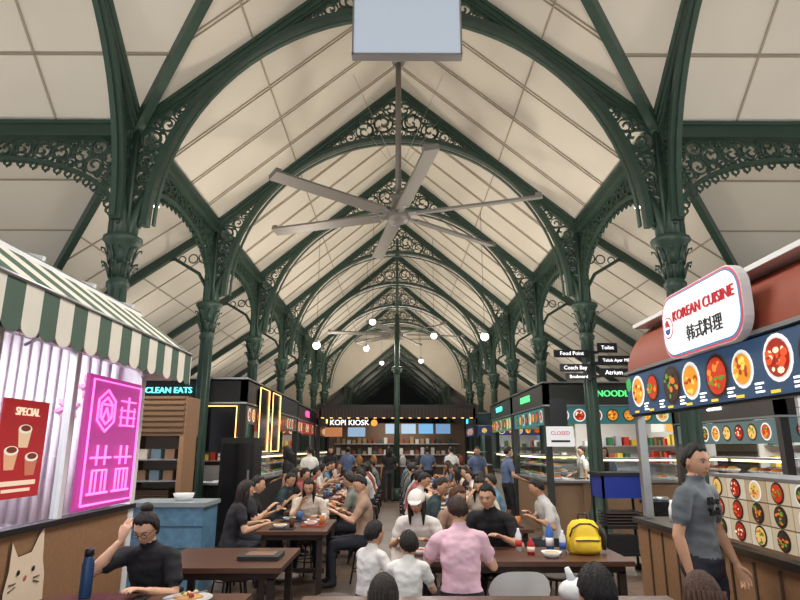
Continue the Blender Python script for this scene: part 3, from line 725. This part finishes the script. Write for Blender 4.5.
for a,b_,c in((3.99,1.62,(230,170,130)),(4.22,1.58,(200,120,90)),(4.11,1.76,(236,200,160))): 
    Ps.lathe([(.001,0)],(0,0,0),LTR_R,n=3) if False else None
    Ps.disc(V((XL+.024,a,b_+.04)),.075,ux,vx,em((250,236,220),.7),r2=.03); Ps.poly([(XL+.023,a-.075,b_+.04),(XL+.023,a-.05,b_-.08),(XL+.023,a+.05,b_-.08),(XL+.023,a+.075,b_+.04)],em(c,.7)); Ps.disc(V((XL+.026,a,b_+.045)),.055,ux,vx,em((120,50,30),.7),r2=.02)
Ps.text('SPECIAL',.075,em((255,230,200),.9),(XL+.026,4.11,1.91),'+X'); Ps.bx(XL+.02,XL+.024,3.9,4.3,1.44,1.47,em((250,220,190),.7)); Ps.bx(XL+.02,XL+.024,3.95,4.25,1.40,1.42,em((250,220,190),.7))
Ps.obj('red_poster')
Ct=MB(); CC=pl((236,214,188),.8); BR=pl((90,60,44)); 
c=V((XL+.012,4.42,.88))
body=[(-.27,-.4),(-.28,-.1),(-.25,.02),(-.25,.2),(-.17,.10),(-.02,.11),(.04,.2),(.10,.26),(.13,.04),(.17,-.06),(.2,-.4)]
Ct.poly([c+ux*a*1.06+vx*b_*1.06+V((-.004,0,0)) for a,b_ in body],BR); Ct.poly([c+ux*a+vx*b_ for a,b_ in body],CC)
for a in(-.15,.02): Ct.disc(c+V((.004,a,0)),.018,ux,vx,LTR_K)
Ct.disc(c+V((.004,-.065,-.045)),.016,ux,vx,pl((200,100,100)))
for sg in(-1,1):
    for q in(-.02,-.06): Ct.tube([c+V((.004,-.065+sg*.1,-.05+q*.5)),c+V((.004,-.065+sg*.17,-.04+q))],.004,BR,n=4)
for a in(-.16,-.03): Ct.tube([c+V((.004,a-.03,-.2)),c+V((.004,a,-.23)),c+V((.004,a+.03,-.2))],.005,BR,n=4)
Ct.obj('cat_sticker')
# ---------------------------------------------------------------- generic stalls
def stall(name,xf,xb,y0,y1,H,fas,sign,smat,counter,wall,menu=(30,60,60),warm=False,ssize=.26,foods=True,front=None):
    m=MB(); g=1 if xb>xf else -1; fc='-X' if g>0 else '+X'; F=pl(fas); C=pl(counter); W=pl(wall)
    m.bx(xb,xb-g*.08,y0,y1,0,H,W); m.bx(xf,xb,y0,y1,H-.06,H,F); m.bx(xf+g*1.6,xb,y1-.06,y1,0,H-.06,W)
    m.bx(xf,xf+g*.10,y0,y1,H-.5,H,F); m.bx(xf,xb,y0,y0+.10,H-.5,H,F)
    for zt_ in(H-.5,H-.03): m.bx(xf-g*.015,xb,y0-.015,y0,zt_,zt_+.03,STEEL); m.bx(xf-g*.015,xf,y0,y1,zt_,zt_+.03,STEEL)
    m.bx(xf+g*.12,xb,y0+.11,y0+.14,H-.85,H-.5,em(menu,.6))
    for yv in(y0,y1): m.bx(xf,xf+g*.12,yv if yv==y0 else yv-.12,yv+.12 if yv==y0 else yv,0,H,F)
    m.bx(xf+g*.05,xf+g*.7,y0+.12,y1-.12,0,1.0,C); m.bx(xf,xf+g*.75,y0+.02,y1-.1,1.0,1.04,STEEL)
    m.bx(xf+g*.7,xb,y0+.05,y0+.6,0,1.0,C); m.bx(xf+g*.7,xb,y0,y0+.62,1.0,1.04,STEEL)
    n=V((-g,0,0)); uu=V((0,-g,0)); vv=V((0,0,1))
    m.bx(xf+g*.02,xf+g*.08,y0+.15,y1-.15,H-.86,H-.52,em(menu,.8))
    q=y0+.4
    while q<y1-.3: dish(m,V((xf+g*.018,q,H-.69)),.13,uu,vv,n,.9); q+=.36
    q=xf+g*.4; n2=V((0,-1,0)); ux2=V((1,0,0))
    while abs(q)<abs(xb)-.2: dish(m,V((q,y0+.108,H-.675)),.13,ux2,vv,n2,.9); q+=g*.34
    m.text(sign,ssize,smat,(xf-g*.02,(y0+y1)/2,H-.25),fc,.02)
    fr=front or (sign,ssize*.9,smat); m.text(fr[0],fr[1],fr[2],((xf+g*1.5),y0-.02,H-.25),'-Y',.02)
    if foods:
        for a,b_ in((y0+.3,(y0+y1)/2-.1),((y0+y1)/2+.1,y1-.3)):
            m.bx(xf+g*.03,xf+g*.032,a,b_,1.04,1.5,GLASS); m.bx(xf+g*.03,xf+g*.55,a,b_,1.5,1.53,STEEL); m.bx(xf+g*.08,xf+g*.5,a,b_,1.27,1.275,GLASS)
            m.bx(xf+g*.1,xf+g*.14,a,b_,1.465,1.495,em((255,220,160),5))
            t=a+.15
            while t<b_-.1:
                for zz in(1.04,1.28):
                    m.lathe([(.08,zz),(.12,zz+.05)],(xf+g*.3,t,0),WHITE,n=10); m.sph((xf+g*.3,t,zz+.04),(.1,.1,.06),pl(RND.choice([(190,110,50),(210,160,80),(150,60,40),(90,130,60)])),8,5)
                t+=.28
        for t in np.arange(min(xf+g*1.0,xb-g*.3),max(xf+g*1.0,xb-g*.3),.35):
            m.lathe([(.08,1.04),(.12,1.1)],(t,y0+.3,0),WHITE,n=10); m.sph((t,y0+.3,1.09),(.1,.1,.06),pl(RND.choice([(190,110,50),(210,160,80),(150,60,40)])),8,5)
        m.bx(xf+g*.9,xb,y0+.05,y0+.052,1.04,1.45,GLASS); m.bx(xf+g*.9,xb,y0+.05,y0+.5,1.45,1.48,STEEL); m.bx(xf+g*.9,xb,y0+.1,y0+.14,1.42,1.445,em((255,220,160),5))
    for z in(1.3,1.7):
        m.bx(xb-g*.35,xb-g*.08,y0+.3,y1-.3,z,z+.03,STEEL)
        for t in np.arange(y0+.4,y1-.4,.24): m.bx(xb-g*.3,xb-g*.12,t,t+.14,z+.03,z+RND.uniform(.12,.3),pl(RND.choice([(200,60,40),(230,200,80),(240,240,240),(60,110,70),(180,180,190),(120,80,50)])))
        m.bx(xf+g*1.7,xb-g*.1,y1-.35,y1-.06,z,z+.03,STEEL)
        for t in np.arange(min(xf+g*1.75,xb-g*.3),max(xf+g*1.75,xb-g*.3),.2): m.bx(t,t+.13,y1-.3,y1-.12,z+.03,z+RND.uniform(.12,.3),pl(RND.choice([(200,60,40),(230,200,80),(240,240,240),(60,110,70),(180,180,190)])))
    t=y0+.4
    while t<y1-.9:
        m.bx(xb-g*.10,xb-g*.08,t,t+.7,2.05,2.4,em(RND.choice([(230,230,220),(60,130,190),(240,170,70)]),.9)); t+=.85
    m.bx(xf+g*.9,xf+g*1.0,y0+.3,y1-.3,H-.11,H-.07,GLOWWARM if warm else em((255,252,245),4))
    m.bx(xf+g*1.4,xb-g*.6,y1-.9,y1-.4,0,1.2,STEEL)
    m.obj(name)
stall('black_kiosk_stall',-2.9,-6.2,11.7,18.0,3.0,(26,26,28),'Hi',LTR_W,(34,34,36),(110,88,70),(90,76,60),True,.34,front=('CLEAN EATS',.16,em((110,230,230),1.8)))
stall('food_stall',3.0,6.4,12.4,15.9,3.0,(52,54,52),'NOODLES',em((90,220,130),1.3),(140,112,86),(222,220,214),(60,120,120),False,.20)
stall('food_stall',3.0,6.4,16.0,19.6,3.0,(40,56,54),'SEAFOOD',em((90,220,190),1.3),(170,160,146),(206,200,192),(90,130,90),True,.20)
stall('food_stall',-3.0,-6.4,18.3,22.5,3.0,(46,34,38),'GRILL',em((255,80,140),1.6),(110,50,50),(170,150,140),(170,60,50),True,.28)
stall('food_stall',3.0,6.4,23.8,28.5,3.0,(46,66,76),'SATAY',em((80,220,255),1.4),(110,90,70),(190,190,186),(50,70,120),False,.26)
stall('food_stall',-3.0,-6.4,23.8,28.5,3.0,(56,46,40),'RICE',em((255,230,120),1.4),(110,90,70),(190,180,170),(120,60,40),True,.26)
stall('food_stall',5.4,8.1,8.6,12.0,2.6,(66,62,60),'SOUP',em((250,250,240),1.2),(150,130,110),(216,214,206),(90,110,110),False,.2)
stall('drinks_stall',-5.0,-8.0,8.8,11.4,2.7,(28,40,46),'DRINKS',em((90,240,240),2.0),(70,80,90),(140,150,160),(40,110,140),False,.2)
m=MB()
for y in(12.6,13.9): 
    m.bx(-2.86,-2.84,y,y+.9,1.6,2.9,pl((16,18,26),.2)); m.tube([(-2.83,y,1.6),(-2.83,y+.9,1.6),(-2.83,y+.9,2.9),(-2.83,y,2.9),(-2.83,y,1.6)],.010,GLOWWARM,n=5)
m.bx(-3.7,-3.05,11.64,11.66,1.6,2.45,pl((16,18,26),.2)); m.tube([(-3.7,11.62,2.45),(-3.05,11.62,2.45),(-3.05,11.62,1.6)],.010,GLOWWARM,n=5)
m.obj('lit_window_frames')
m=MB(); KY=21.0
m.bx(-2.75,2.75,KY,KY+3,3.0,3.12,BLACK); m.bx(-2.75,2.75,KY,KY+.1,2.66,3.0,pl((44,36,30)))
for x in np.arange(-2.6,2.6,.3): m.bx(x,x+.10,KY-.02,KY,2.66,2.675,GLOWWARM)
for x in np.arange(-2.7,2.7,.12): m.bx(x,x+.03,KY-.015,KY,2.69,2.99,pl((78,58,42)))
for x in(-2.7,2.62): m.bx(x,x+.08,KY,KY+.08,0,3,DARK); m.bx(x,x+.08,KY+2.9,KY+3,0,3,DARK)
m.text('KOPI KIOSK',.25,LTR_W,(-1.62,KY-.12,2.50),'-Y',.02); m.disc(V((-.78,KY-.12,2.5)),.11,V((1,0,0)),V((0,0,1)),em((255,150,50),1.1)); m.bx(-2.4,-.6,KY-.1,KY-.09,2.48,2.5,DARK)
for x in(-.4,.15,.75,1.35): m.bx(x,x+.5,KY+.3,KY+.34,2.15,2.48,em(RND.choice([(120,180,225),(180,205,225),(110,150,190)]),.9))
m.bx(-2.5,-1.9,KY+.3,KY+.34,2.05,2.36,em((200,130,80),.7)); m.bx(-1.7,-1.1,KY+.3,KY+.34,2.05,2.36,em((150,180,210),.8))
m.bx(-2.6,2.6,KY,KY+.7,0,1.05,pl((70,48,36))); m.bx(-2.65,2.65,KY-.05,KY+.75,1.05,1.1,STEEL)
m.bx(-2.6,2.6,KY+2.8,KY+2.9,0,2.6,pl((110,88,70)))
for x in np.arange(-2.3,2.4,.5): m.lathe([(.1,1.1),(.12,1.3),(.05,1.42)],(x,KY+.35,0),pl(RND.choice([(160,110,60),(60,60,64),(190,190,190),(130,60,50)])),n=12)
for z in(1.4,1.8): m.bx(-2.4,2.4,KY+2.5,KY+2.8,z,z+.03,STEEL)
for x in np.arange(-2.3,2.3,.2):
    for z in(1.43,1.83): m.bx(x,x+.13,KY+2.55,KY+2.7,z,z+RND.uniform(.12,.28),pl(RND.choice([(120,70,50),(150,130,90),(190,186,180),(70,80,70)])))
m.obj('coffee_kiosk')
m=MB(); m.tube([(0,20.6,0),(0,20.6,6.2)],.09,GREEN,n=12); m.lathe([(.2,0),(.2,.3),(.1,.4)],(0,20.6,0),GREEN); m.lathe([(.09,4.1),(.2,4.3),(.2,4.35),(.09,4.4)],(0,20.6,0),GREEN); m.tube([(0,20.6,6.2),(0,20.6,9.0)],.05,GREEN,n=8); m.obj('centre_post')
m=MB()
def dsign(x0,x1,z0,z1,t,y=11.2):
    m.bx(x0,x1,y,y+.04,z0,z1,BLACK); m.text(t,min((z1-z0)*.72,(x1-x0)/len(t)*1.6),LTR_W,((x0+x1)/2,y-.006,(z0+z1)/2),'-Y',.002)
dsign(2.95,3.62,3.33,3.47,'Food Point'); dsign(3.05,3.62,3.06,3.2,'Coach Bay'); dsign(3.15,3.62,2.9,3.03,'Boulevard')
dsign(3.78,4.15,3.42,3.60,'Toilet'); dsign(3.78,4.5,3.18,3.36,'Telok Ayer MRT'); dsign(3.78,4.32,2.96,3.12,'Atrium')
m.bx(3.62,3.8,11.22,11.26,2.95,3.0,DARK);m.bx(3.62,3.8,11.22,11.26,3.4,3.45,DARK);m.bx(3.62,3.8,11.22,11.38,3.2,3.25,DARK)
m.obj('direction_signs')
m=MB(); m.bx(2.9,3.42,11.9,11.95,1.70,2.08,em((235,235,235),.7)); m.text('CLOSED',.1,LTR_R,(3.16,11.89,1.95)); m.bx(2.98,3.34,11.89,11.9,1.78,1.82,LTR_K); m.bx(3.0,3.32,11.9,11.95,2.08,2.6,DARK); m.obj('white_notice_sign')
m=MB(); BL=pl((26,52,150),.4)
m.bx(2.85,3.45,8.7,9.2,1.0,1.32,BL); m.bx(2.82,3.48,8.67,9.23,1.30,1.34,DARK)
for x in(2.85,3.42):
    for y in(8.7,9.17): m.bx(x,x+.03,y,y+.03,.08,1.3,DARK); m.lathe([(.05,0),(.05,.08)],(x+.015,y+.015,0),BLACK)
for z in(.25,.6): m.bx(2.85,3.45,8.7,9.2,z,z+.03,DARK)
for i in range(5): m.bx(2.9,3.4,8.75,9.15,.63+.04*i,.65+.04*i,pl((60,50,44)))
m.bx(2.9,3.3,8.75,9.1,.28,.5,BLACK)
m.obj('tray_return_trolley')
m=MB(); m.bx(3.55,3.95,8.75,9.15,0,.9,BLACK); m.bx(3.53,3.97,8.73,9.17,.9,.95,DARK); m.bx(3.6,3.9,8.72,8.75,.6,.8,DARK); m.lathe([(.12,.95),(.1,1.0)],(3.75,8.95,0),STEEL); m.obj('waste_bin')
m=MB(); TB=pl((142,106,76))
m.bx(-3.95,-3.1,9.0,9.6,0,.95,pl((104,94,86))); m.bx(-3.95,-3.1,9.0,9.6,1.85,2.42,TB); m.bx(-3.95,-3.88,9.0,9.6,.95,1.85,TB); m.bx(-3.17,-3.1,9.0,9.6,.95,1.85,TB); m.bx(-3.95,-3.1,9.55,9.6,.95,1.85,pl((170,160,150)))
for z in np.arange(1.9,2.4,.08): m.bx(-3.93,-3.12,8.97,9.0,z,z+.04,pl((104,78,56)))
for z in(1.2,1.5): m.bx(-3.88,-3.17,9.0,9.55,z,z+.02,STEEL)
for z in(1.22,1.52): 
    for i in range(3): m.bx(-3.8+.2*i,-3.66+.2*i,9.1,9.4,z,z+.14,pl(RND.choice([(180,170,160),(120,90,70),(90,110,120)])))
for i in range(4): m.bx(-3.8,-3.3,9.1,9.5,.97+.03*i,.99+.03*i,pl((90,70,56)))
m.obj('tray_return_cabinet')
m=MB(); BT=mat('blue_mosaic',(96,140,170),.4,noise=.5,nscale=14)
m.bx(-3.3,-2.35,7.7,8.3,0,.98,BT); m.bx(-3.33,-2.32,7.67,8.33,.98,1.03,pl((150,160,165),.3)); 
for z in(.25,.5,.75): m.bx(-3.31,-2.34,7.69,7.70,z,z+.015,pl((60,90,110)))
m.lathe([(.1,1.03),(.13,1.12)],(-2.7,8,0),WHITE); m.obj('blue_tiled_counter')
m=MB(); m.bx(-3.1,-2.5,10.9,11.5,.05,1.85,BLACK); m.bx(-3.05,-2.55,10.88,10.9,.3,1.75,pl((30,32,36),.1)); m.bx(-2.6,-2.57,10.85,10.88,.8,1.3,STEEL)
for x in(-3.05,-2.58): m.bx(x,x+.04,11,11.4,0,.05,DARK)
m.obj('drinks_fridge')
m=MB(); m.bx(-4.75,-3.98,10.6,10.65,2.05,2.55,em((40,110,150),.9)); 
for i in range(4): m.bx(-4.70+.18*i,-4.58+.18*i,10.59,10.6,2.13,2.47,em([(220,180,60),(200,80,50),(90,200,220),(230,230,220)][i],.9))
m.tube([(-4.35,10.7,0),(-4.35,10.7,2.6)],.03,DARK); m.lathe([(.2,0),(.2,.04)],(-4.35,10.7,0),DARK); m.obj('menu_screen')
# ---------------------------------------------------------------- tables
def table(x0,x1,y0,y1,name='dining_table'):
    m=MB(); m.bx(x0,x1,y0,y1,.71,.75,WOOD); m.bx(x0+.06,x1-.06,y0+.06,y1-.06,.65,.71,pl((50,32,24)))
    for x in(x0+.06,x1-.12):
        for y in(y0+.06,y1-.12): m.bx(x,x+.06,y,y+.06,0,.66,pl((44,30,24)))
    m.bx(x0+.09,x1-.09,(y0+y1)/2-.02,(y0+y1)/2+.02,.2,.25,pl((44,30,24)))
    m.obj(name)
table(-2.25,-.95,3.25,4.30); table(-.6,1.75,3.25,4.22); table(-2.0,-.92,5.15,6.15); table(-1.62,-.80,7.3,8.5); table(-.05,2.0,5.42,6.18)
TY=[10.0,11.75,13.5,15.25,17.0,18.75]
mt=MB(); mt.bx(-.4,.4,-.6,.6,.71,.75,WOOD); mt.bx(-.34,.34,-.54,.54,.65,.71,pl((50,32,24)))
for x in(-.35,.29):
    for y in(-.55,.49): mt.bx(x,x+.06,y,y+.06,0,.66,pl((44,30,24)))
TM=mt.mesh('dining_table')
def food_set(n,seed):
    r=random.Random(seed); m=MB()
    for i in range(n):
        x=r.uniform(-.24,.24);y=-.5+1.0*(i+.5)/n
        m.bx(x-.14,x+.14,y-.1,y+.1,0,.012,pl(r.choice([(60,44,38),(150,60,40),(40,40,44)])))
        m.lathe([(.05,.012),(.085,.05),(.08,.05),(.05,.03)],(x-.03,y,0),WHITE,n=14); m.sph((x-.03,y,.035),(.065,.065,.025),pl(r.choice([(190,110,50),(210,170,90),(150,60,40),(90,130,60)])),10,6)
        m.lathe([(.028,.012),(.034,.12)],(x+.1,y+.03,0),pl(r.choice([(200,120,60),(240,240,240),(90,40,30),(60,110,180)])),n=10)
    return m.mesh('food_tray_set')
FS=[food_set(4,s_) for s_ in(1,2,3)]
for ti,y in enumerate(TY):
    for tx in(-1.28,.9):
        inst('dining_table',TM,(tx,y,0)); inst('food_tray_set',RND.choice(FS),(tx,y,.751))
        for sx in(-1,1):
            for dy in(-.32,.32):
                if RND.random()<.80:
                    me=RND.choice(TPL); px=tx+sx*.68; py=y+dy+RND.uniform(-.04,.04)
                    sc=RND.uniform(.92,1.0); inst('seated_diner',me,(px,py,.445-.445*sc),math.radians(90*sx+RND.uniform(-12,12)),sc); inst('stool',STOOL,(px,py,0))
inst('seated_diner',TPL[0],(-2.0,8.35,0),math.radians(-85)); stool(-2.0,8.35); 
inst('seated_diner',TPL[9],(-.42,8.2,0),math.radians(95)); stool(-.42,8.2)
inst('seated_diner',TPL[1],(1.95,7.9,0),math.radians(95)); stool(1.95,7.9)
table(.7,1.6,7.45,8.6); inst('seated_diner',TPL[4],(.36,8.2,0),math.radians(-90)); stool(.36,8.2); inst('seated_diner',TPL[5],(1.15,8.95,0),math.pi); stool(1.15,8.95)
inst('food_tray_set',FS[1],(1.15,8.05,.751)); inst('food_tray_set',FS[2],(-1.22,7.9,.751))
for x,y,r_,i in((1.75,19.9,20,0),(-2.1,19.6,200,1),(2.3,13.0,-80,2),(-2.2,12.6,90,1),(2.2,17,170,2),(-2.3,16.4,30,0),(-.25,20.0,0,1),(1.0,20.2,10,2),(-1.6,20.2,0,2)):
    inst('standing_customer',STAND[i],(x,y,0),math.radians(r_))
inst('stall_keeper',STAND[1],(4.5,13.5,0),math.radians(170)); inst('stall_keeper',STAND[2],(-4.3,12.9,0),math.radians(180)); inst('stall_keeper',STAND[0],(4.5,15,0),math.radians(90))
m=MB(); m.lathe([(.07,.75),(.14,.765),(.15,.775)],(-1.30,4.08,0),WHITE,n=24); m.sph((-1.30,4.08,.772),(.10,.08,.025),pl((190,140,80)),12,6)
for k_ in range(6): m.sph((-1.30+RND.uniform(-.06,.06),4.08+RND.uniform(-.05,.05),.795),.018,pl(RND.choice([(220,190,130),(90,120,50),(160,60,40)])),6,4)
m.tube([(-1.42,3.98,.785),(-1.2,4.14,.80)],.004,STEEL,n=5); m.obj('plate_of_food')
m=MB(); m.lathe([(.036,.75),(.038,.76),(.038,.95),(.03,.98),(.028,1.0)],(-1.99,4.18,0),pl((30,66,110),.3),n=16); m.lathe([(.03,1.0),(.03,1.035),(.02,1.05)],(-1.99,4.18,0),BLACK,n=16); m.obj('water_bottle')
m=MB(); m.bx(-1.66,-1.58,4.06,4.20,.752,.762,BLACK); m.obj('smartphone')
m=MB(); m.bx(-1.35,-1.0,5.45,5.75,.752,.785,pl((30,30,32))); m.bx(-1.30,-1.05,5.5,5.7,.785,.79,pl((120,90,70))); m.obj('serving_tray')
def bottle(x,y,c1,c2,h=.2,r=.03,n='drink_bottle'):
    m=MB(); m.lathe([(r,.75),(r,.75+h*.7),(r*.4,.75+h*.9),(r*.4,.75+h)],(x,y,0),pl(c1,.2),n=14); m.lathe([(r*1.02,.75+h*.2),(r*1.02,.75+h*.5)],(x,y,0),pl(c2),n=14); m.obj(n)
bottle(1.13,5.95,(230,230,235),(200,60,50)); bottle(1.42,5.95,(60,110,190),(240,240,240),.24,.036); bottle(1.50,5.80,(220,225,230),(60,90,170),.2); bottle(1.20,5.75,(180,40,40),(240,220,200),.14,.033,'drink_can'); bottle(.55,5.95,(240,240,240),(230,160,60),.12,.038,'drink_cup')
for x,y in((.2,5.75),(.75,5.72),(1.35,5.62),(.42,5.6)):
    m=MB(); m.lathe([(.05,.752),(.09,.80),(.085,.80),(.05,.775)],(x,y,0),WHITE,n=18); m.sph((x,y,.785),(.07,.07,.02),pl(RND.choice([(200,120,60),(190,160,90),(150,50,30)])),10,6); m.obj('food_bowl')
m=MB(); YW=mat('backpack_yellow',(232,196,50),.7,noise=.1,bump=.3); BK=pl((44,40,36))
m.tube([(1.70,5.82,.752),(1.70,5.82,.78),(1.70,5.82,.90),(1.70,5.82,.98),(1.70,5.82,1.03),(1.70,5.82,1.045)],[(.13,.08),(.155,.095),(.155,.095),(.14,.08),(.10,.055),(.03,.02)],YW,n=22,right=(1,0,0))
m.tube([(1.70,5.73,.77),(1.70,5.72,.80),(1.70,5.72,.87),(1.70,5.73,.90)],[(.10,.03),(.12,.045),(.12,.04),(.10,.02)],YW,n=18,right=(1,0,0))
m.tube([(1.66,5.82,1.03),(1.66,5.82,1.09),(1.74,5.82,1.09),(1.74,5.82,1.03)],.010,BK,n=6)
m.tube([(1.56,5.77,.90),(1.585,5.755,.97),(1.65,5.755,1.01),(1.75,5.755,1.01),(1.815,5.755,.97),(1.84,5.77,.90)],.007,BK,n=5)
m.tube([(1.59,5.69,.875),(1.70,5.675,.88),(1.81,5.69,.875)],.006,BK,n=5)
m.tube([(1.85,5.86,1.0),(1.90,5.84,.9),(1.88,5.82,.78)],(.02),BK,n=6); m.obj('yellow_backpack')
m=MB(); PB=mat('plastic_bag',(225,228,230),.35,bump=.6,noise=.1,nscale=12)
m.sph((1.12,4.0,.825),(.13,.10,.075),PB,16,10); m.tube([(1.08,4.0,.88),(1.05,4.0,.96)],[.03,.015],PB); m.tube([(1.16,4.0,.88),(1.2,4.0,.96)],[.03,.015],PB); m.obj('plastic_bag')
m=MB(); WC=pl((232,232,230),.35)
cx,cy2=.92,4.98
N=16; vs=[]
for j in range(6):
    for i in range(N+1):
        a=math.radians(200+140*i/N); q=abs(i-N/2)/(N/2); top=.80-.16*q**3
        z=.45+(top-.45)*j/5; r_=.20+.05*j/5
        vs.append((cx+r_*math.cos(a),cy2+r_*math.sin(a),z))
m.add(vs,[(j*(N+1)+i,j*(N+1)+i+1,(j+1)*(N+1)+i+1,(j+1)*(N+1)+i) for j in range(5) for i in range(N)],WC,True)
m.lathe([(.19,.42),(.21,.44),(.2,.46)],(cx,cy2,0),WC,n=20)
for a in(45,135,225,315): m.tube([(cx+.12*math.cos(math.radians(a)),cy2+.12*math.sin(math.radians(a)),.43),(cx+.2*math.cos(math.radians(a)),cy2+.2*math.sin(math.radians(a)),0)],.013,WOODL,n=6)
m.obj('white_chair')
for x,y in((-1.6,6.5),(-1.15,6.5),(-1.2,4.88),(1.65,6.5),(1.5,5.0),(-.55,5.6),(2.15,8.9),(-2.1,5.9)): stool(x,y)
# ---------------------------------------------------------------- lights
def light(t,loc,e,colr,size=.5,rot=(0,0,0),name='lamp'):
    l=bpy.data.lights.new(name,t); l.energy=e; l.color=colr
    if t=='AREA': l.size=size
    o=bpy.data.objects.new(name,l); o.location=loc; o.rotation_euler=rot; col.objects.link(o); return o
WARM=(1,.90,.76); NEU=(1,.96,.90)
for kx in range(6):
    y=9.62+S0*kx
    for sx in(-1,1): light('AREA',(sx*2.6,y,3.3),62,WARM,.5,(math.pi,math.radians(sx*-8),0),'uplight')
for sx in(-1,1): light('AREA',(sx*3.0,4.6,3.4),70,WARM,.5,(math.pi,0,0),'uplight'); light('AREA',(sx*8,6,3.4),75,WARM,.5,(math.pi,0,0),'uplight'); 
for y in(13,20,27):
    for sx in(-1,1): light('AREA',(sx*5.6,y,3.15),16,WARM,.5,(math.pi,0,0),'uplight')
light('AREA',(0,37,4),650,WARM,2.0,(math.pi,0,0),'uplight')
light('AREA',(0,50,4),40,NEU,1.0,(math.pi,0,0),'uplight')
for y in(1.5,5.5,11,16.5,22): light('AREA',(0,y,5.4),170 if y>2 else 120,NEU,1.8,(0,0,0),'downlight')
light('AREA',(4.0,4.6,2.85),110,(1,.98,.95),1.2,(0,0,0),'stall_light'); light('AREA',(-3.4,4.4,2.8),110,(1,.92,.98),1.0,(0,0,0),'stall_light')
for x,y in((4.6,14),(4.6,17.8),(-4.4,14.5),(-4.4,20.4),(4.6,26),(-4.6,26),(6.6,10.2),(-6.4,10)): light('AREA',(x,y,2.4 if abs(x)>6 else 2.85),75,NEU,1.0,(0,0,0),'stall_light')
light('AREA',(0,22.4,2.95),60,WARM,1.5,(0,0,0),'stall_light')
light('AREA',(-3.6,8.0,3.3),60,NEU,1.0,(0,0,0),'downlight'); light('AREA',(3.4,9.2,3.3),60,NEU,1.0,(0,0,0),'downlight')
wd=bpy.data.worlds.new('world'); scene.world=wd; wd.use_nodes=True
wd.node_tree.nodes['Background'].inputs[0].default_value=(.86,.92,1,1); wd.node_tree.nodes['Background'].inputs[1].default_value=1.5
# ---------------------------------------------------------------- camera
cd=bpy.data.cameras.new('camera'); cd.sensor_width=36; cd.lens=601/800*36; cd.clip_end=200; cd.clip_start=.05
co=bpy.data.objects.new('camera',cd); co.location=(0,0,1.68); co.rotation_euler=(math.radians(90+13.8),0,math.radians(-.28)); col.objects.link(co); scene.camera=co
scene.view_settings.view_transform='Standard'
for o in list(bpy.data.meshes):
    if o.users==0: bpy.data.meshes.remove(o)
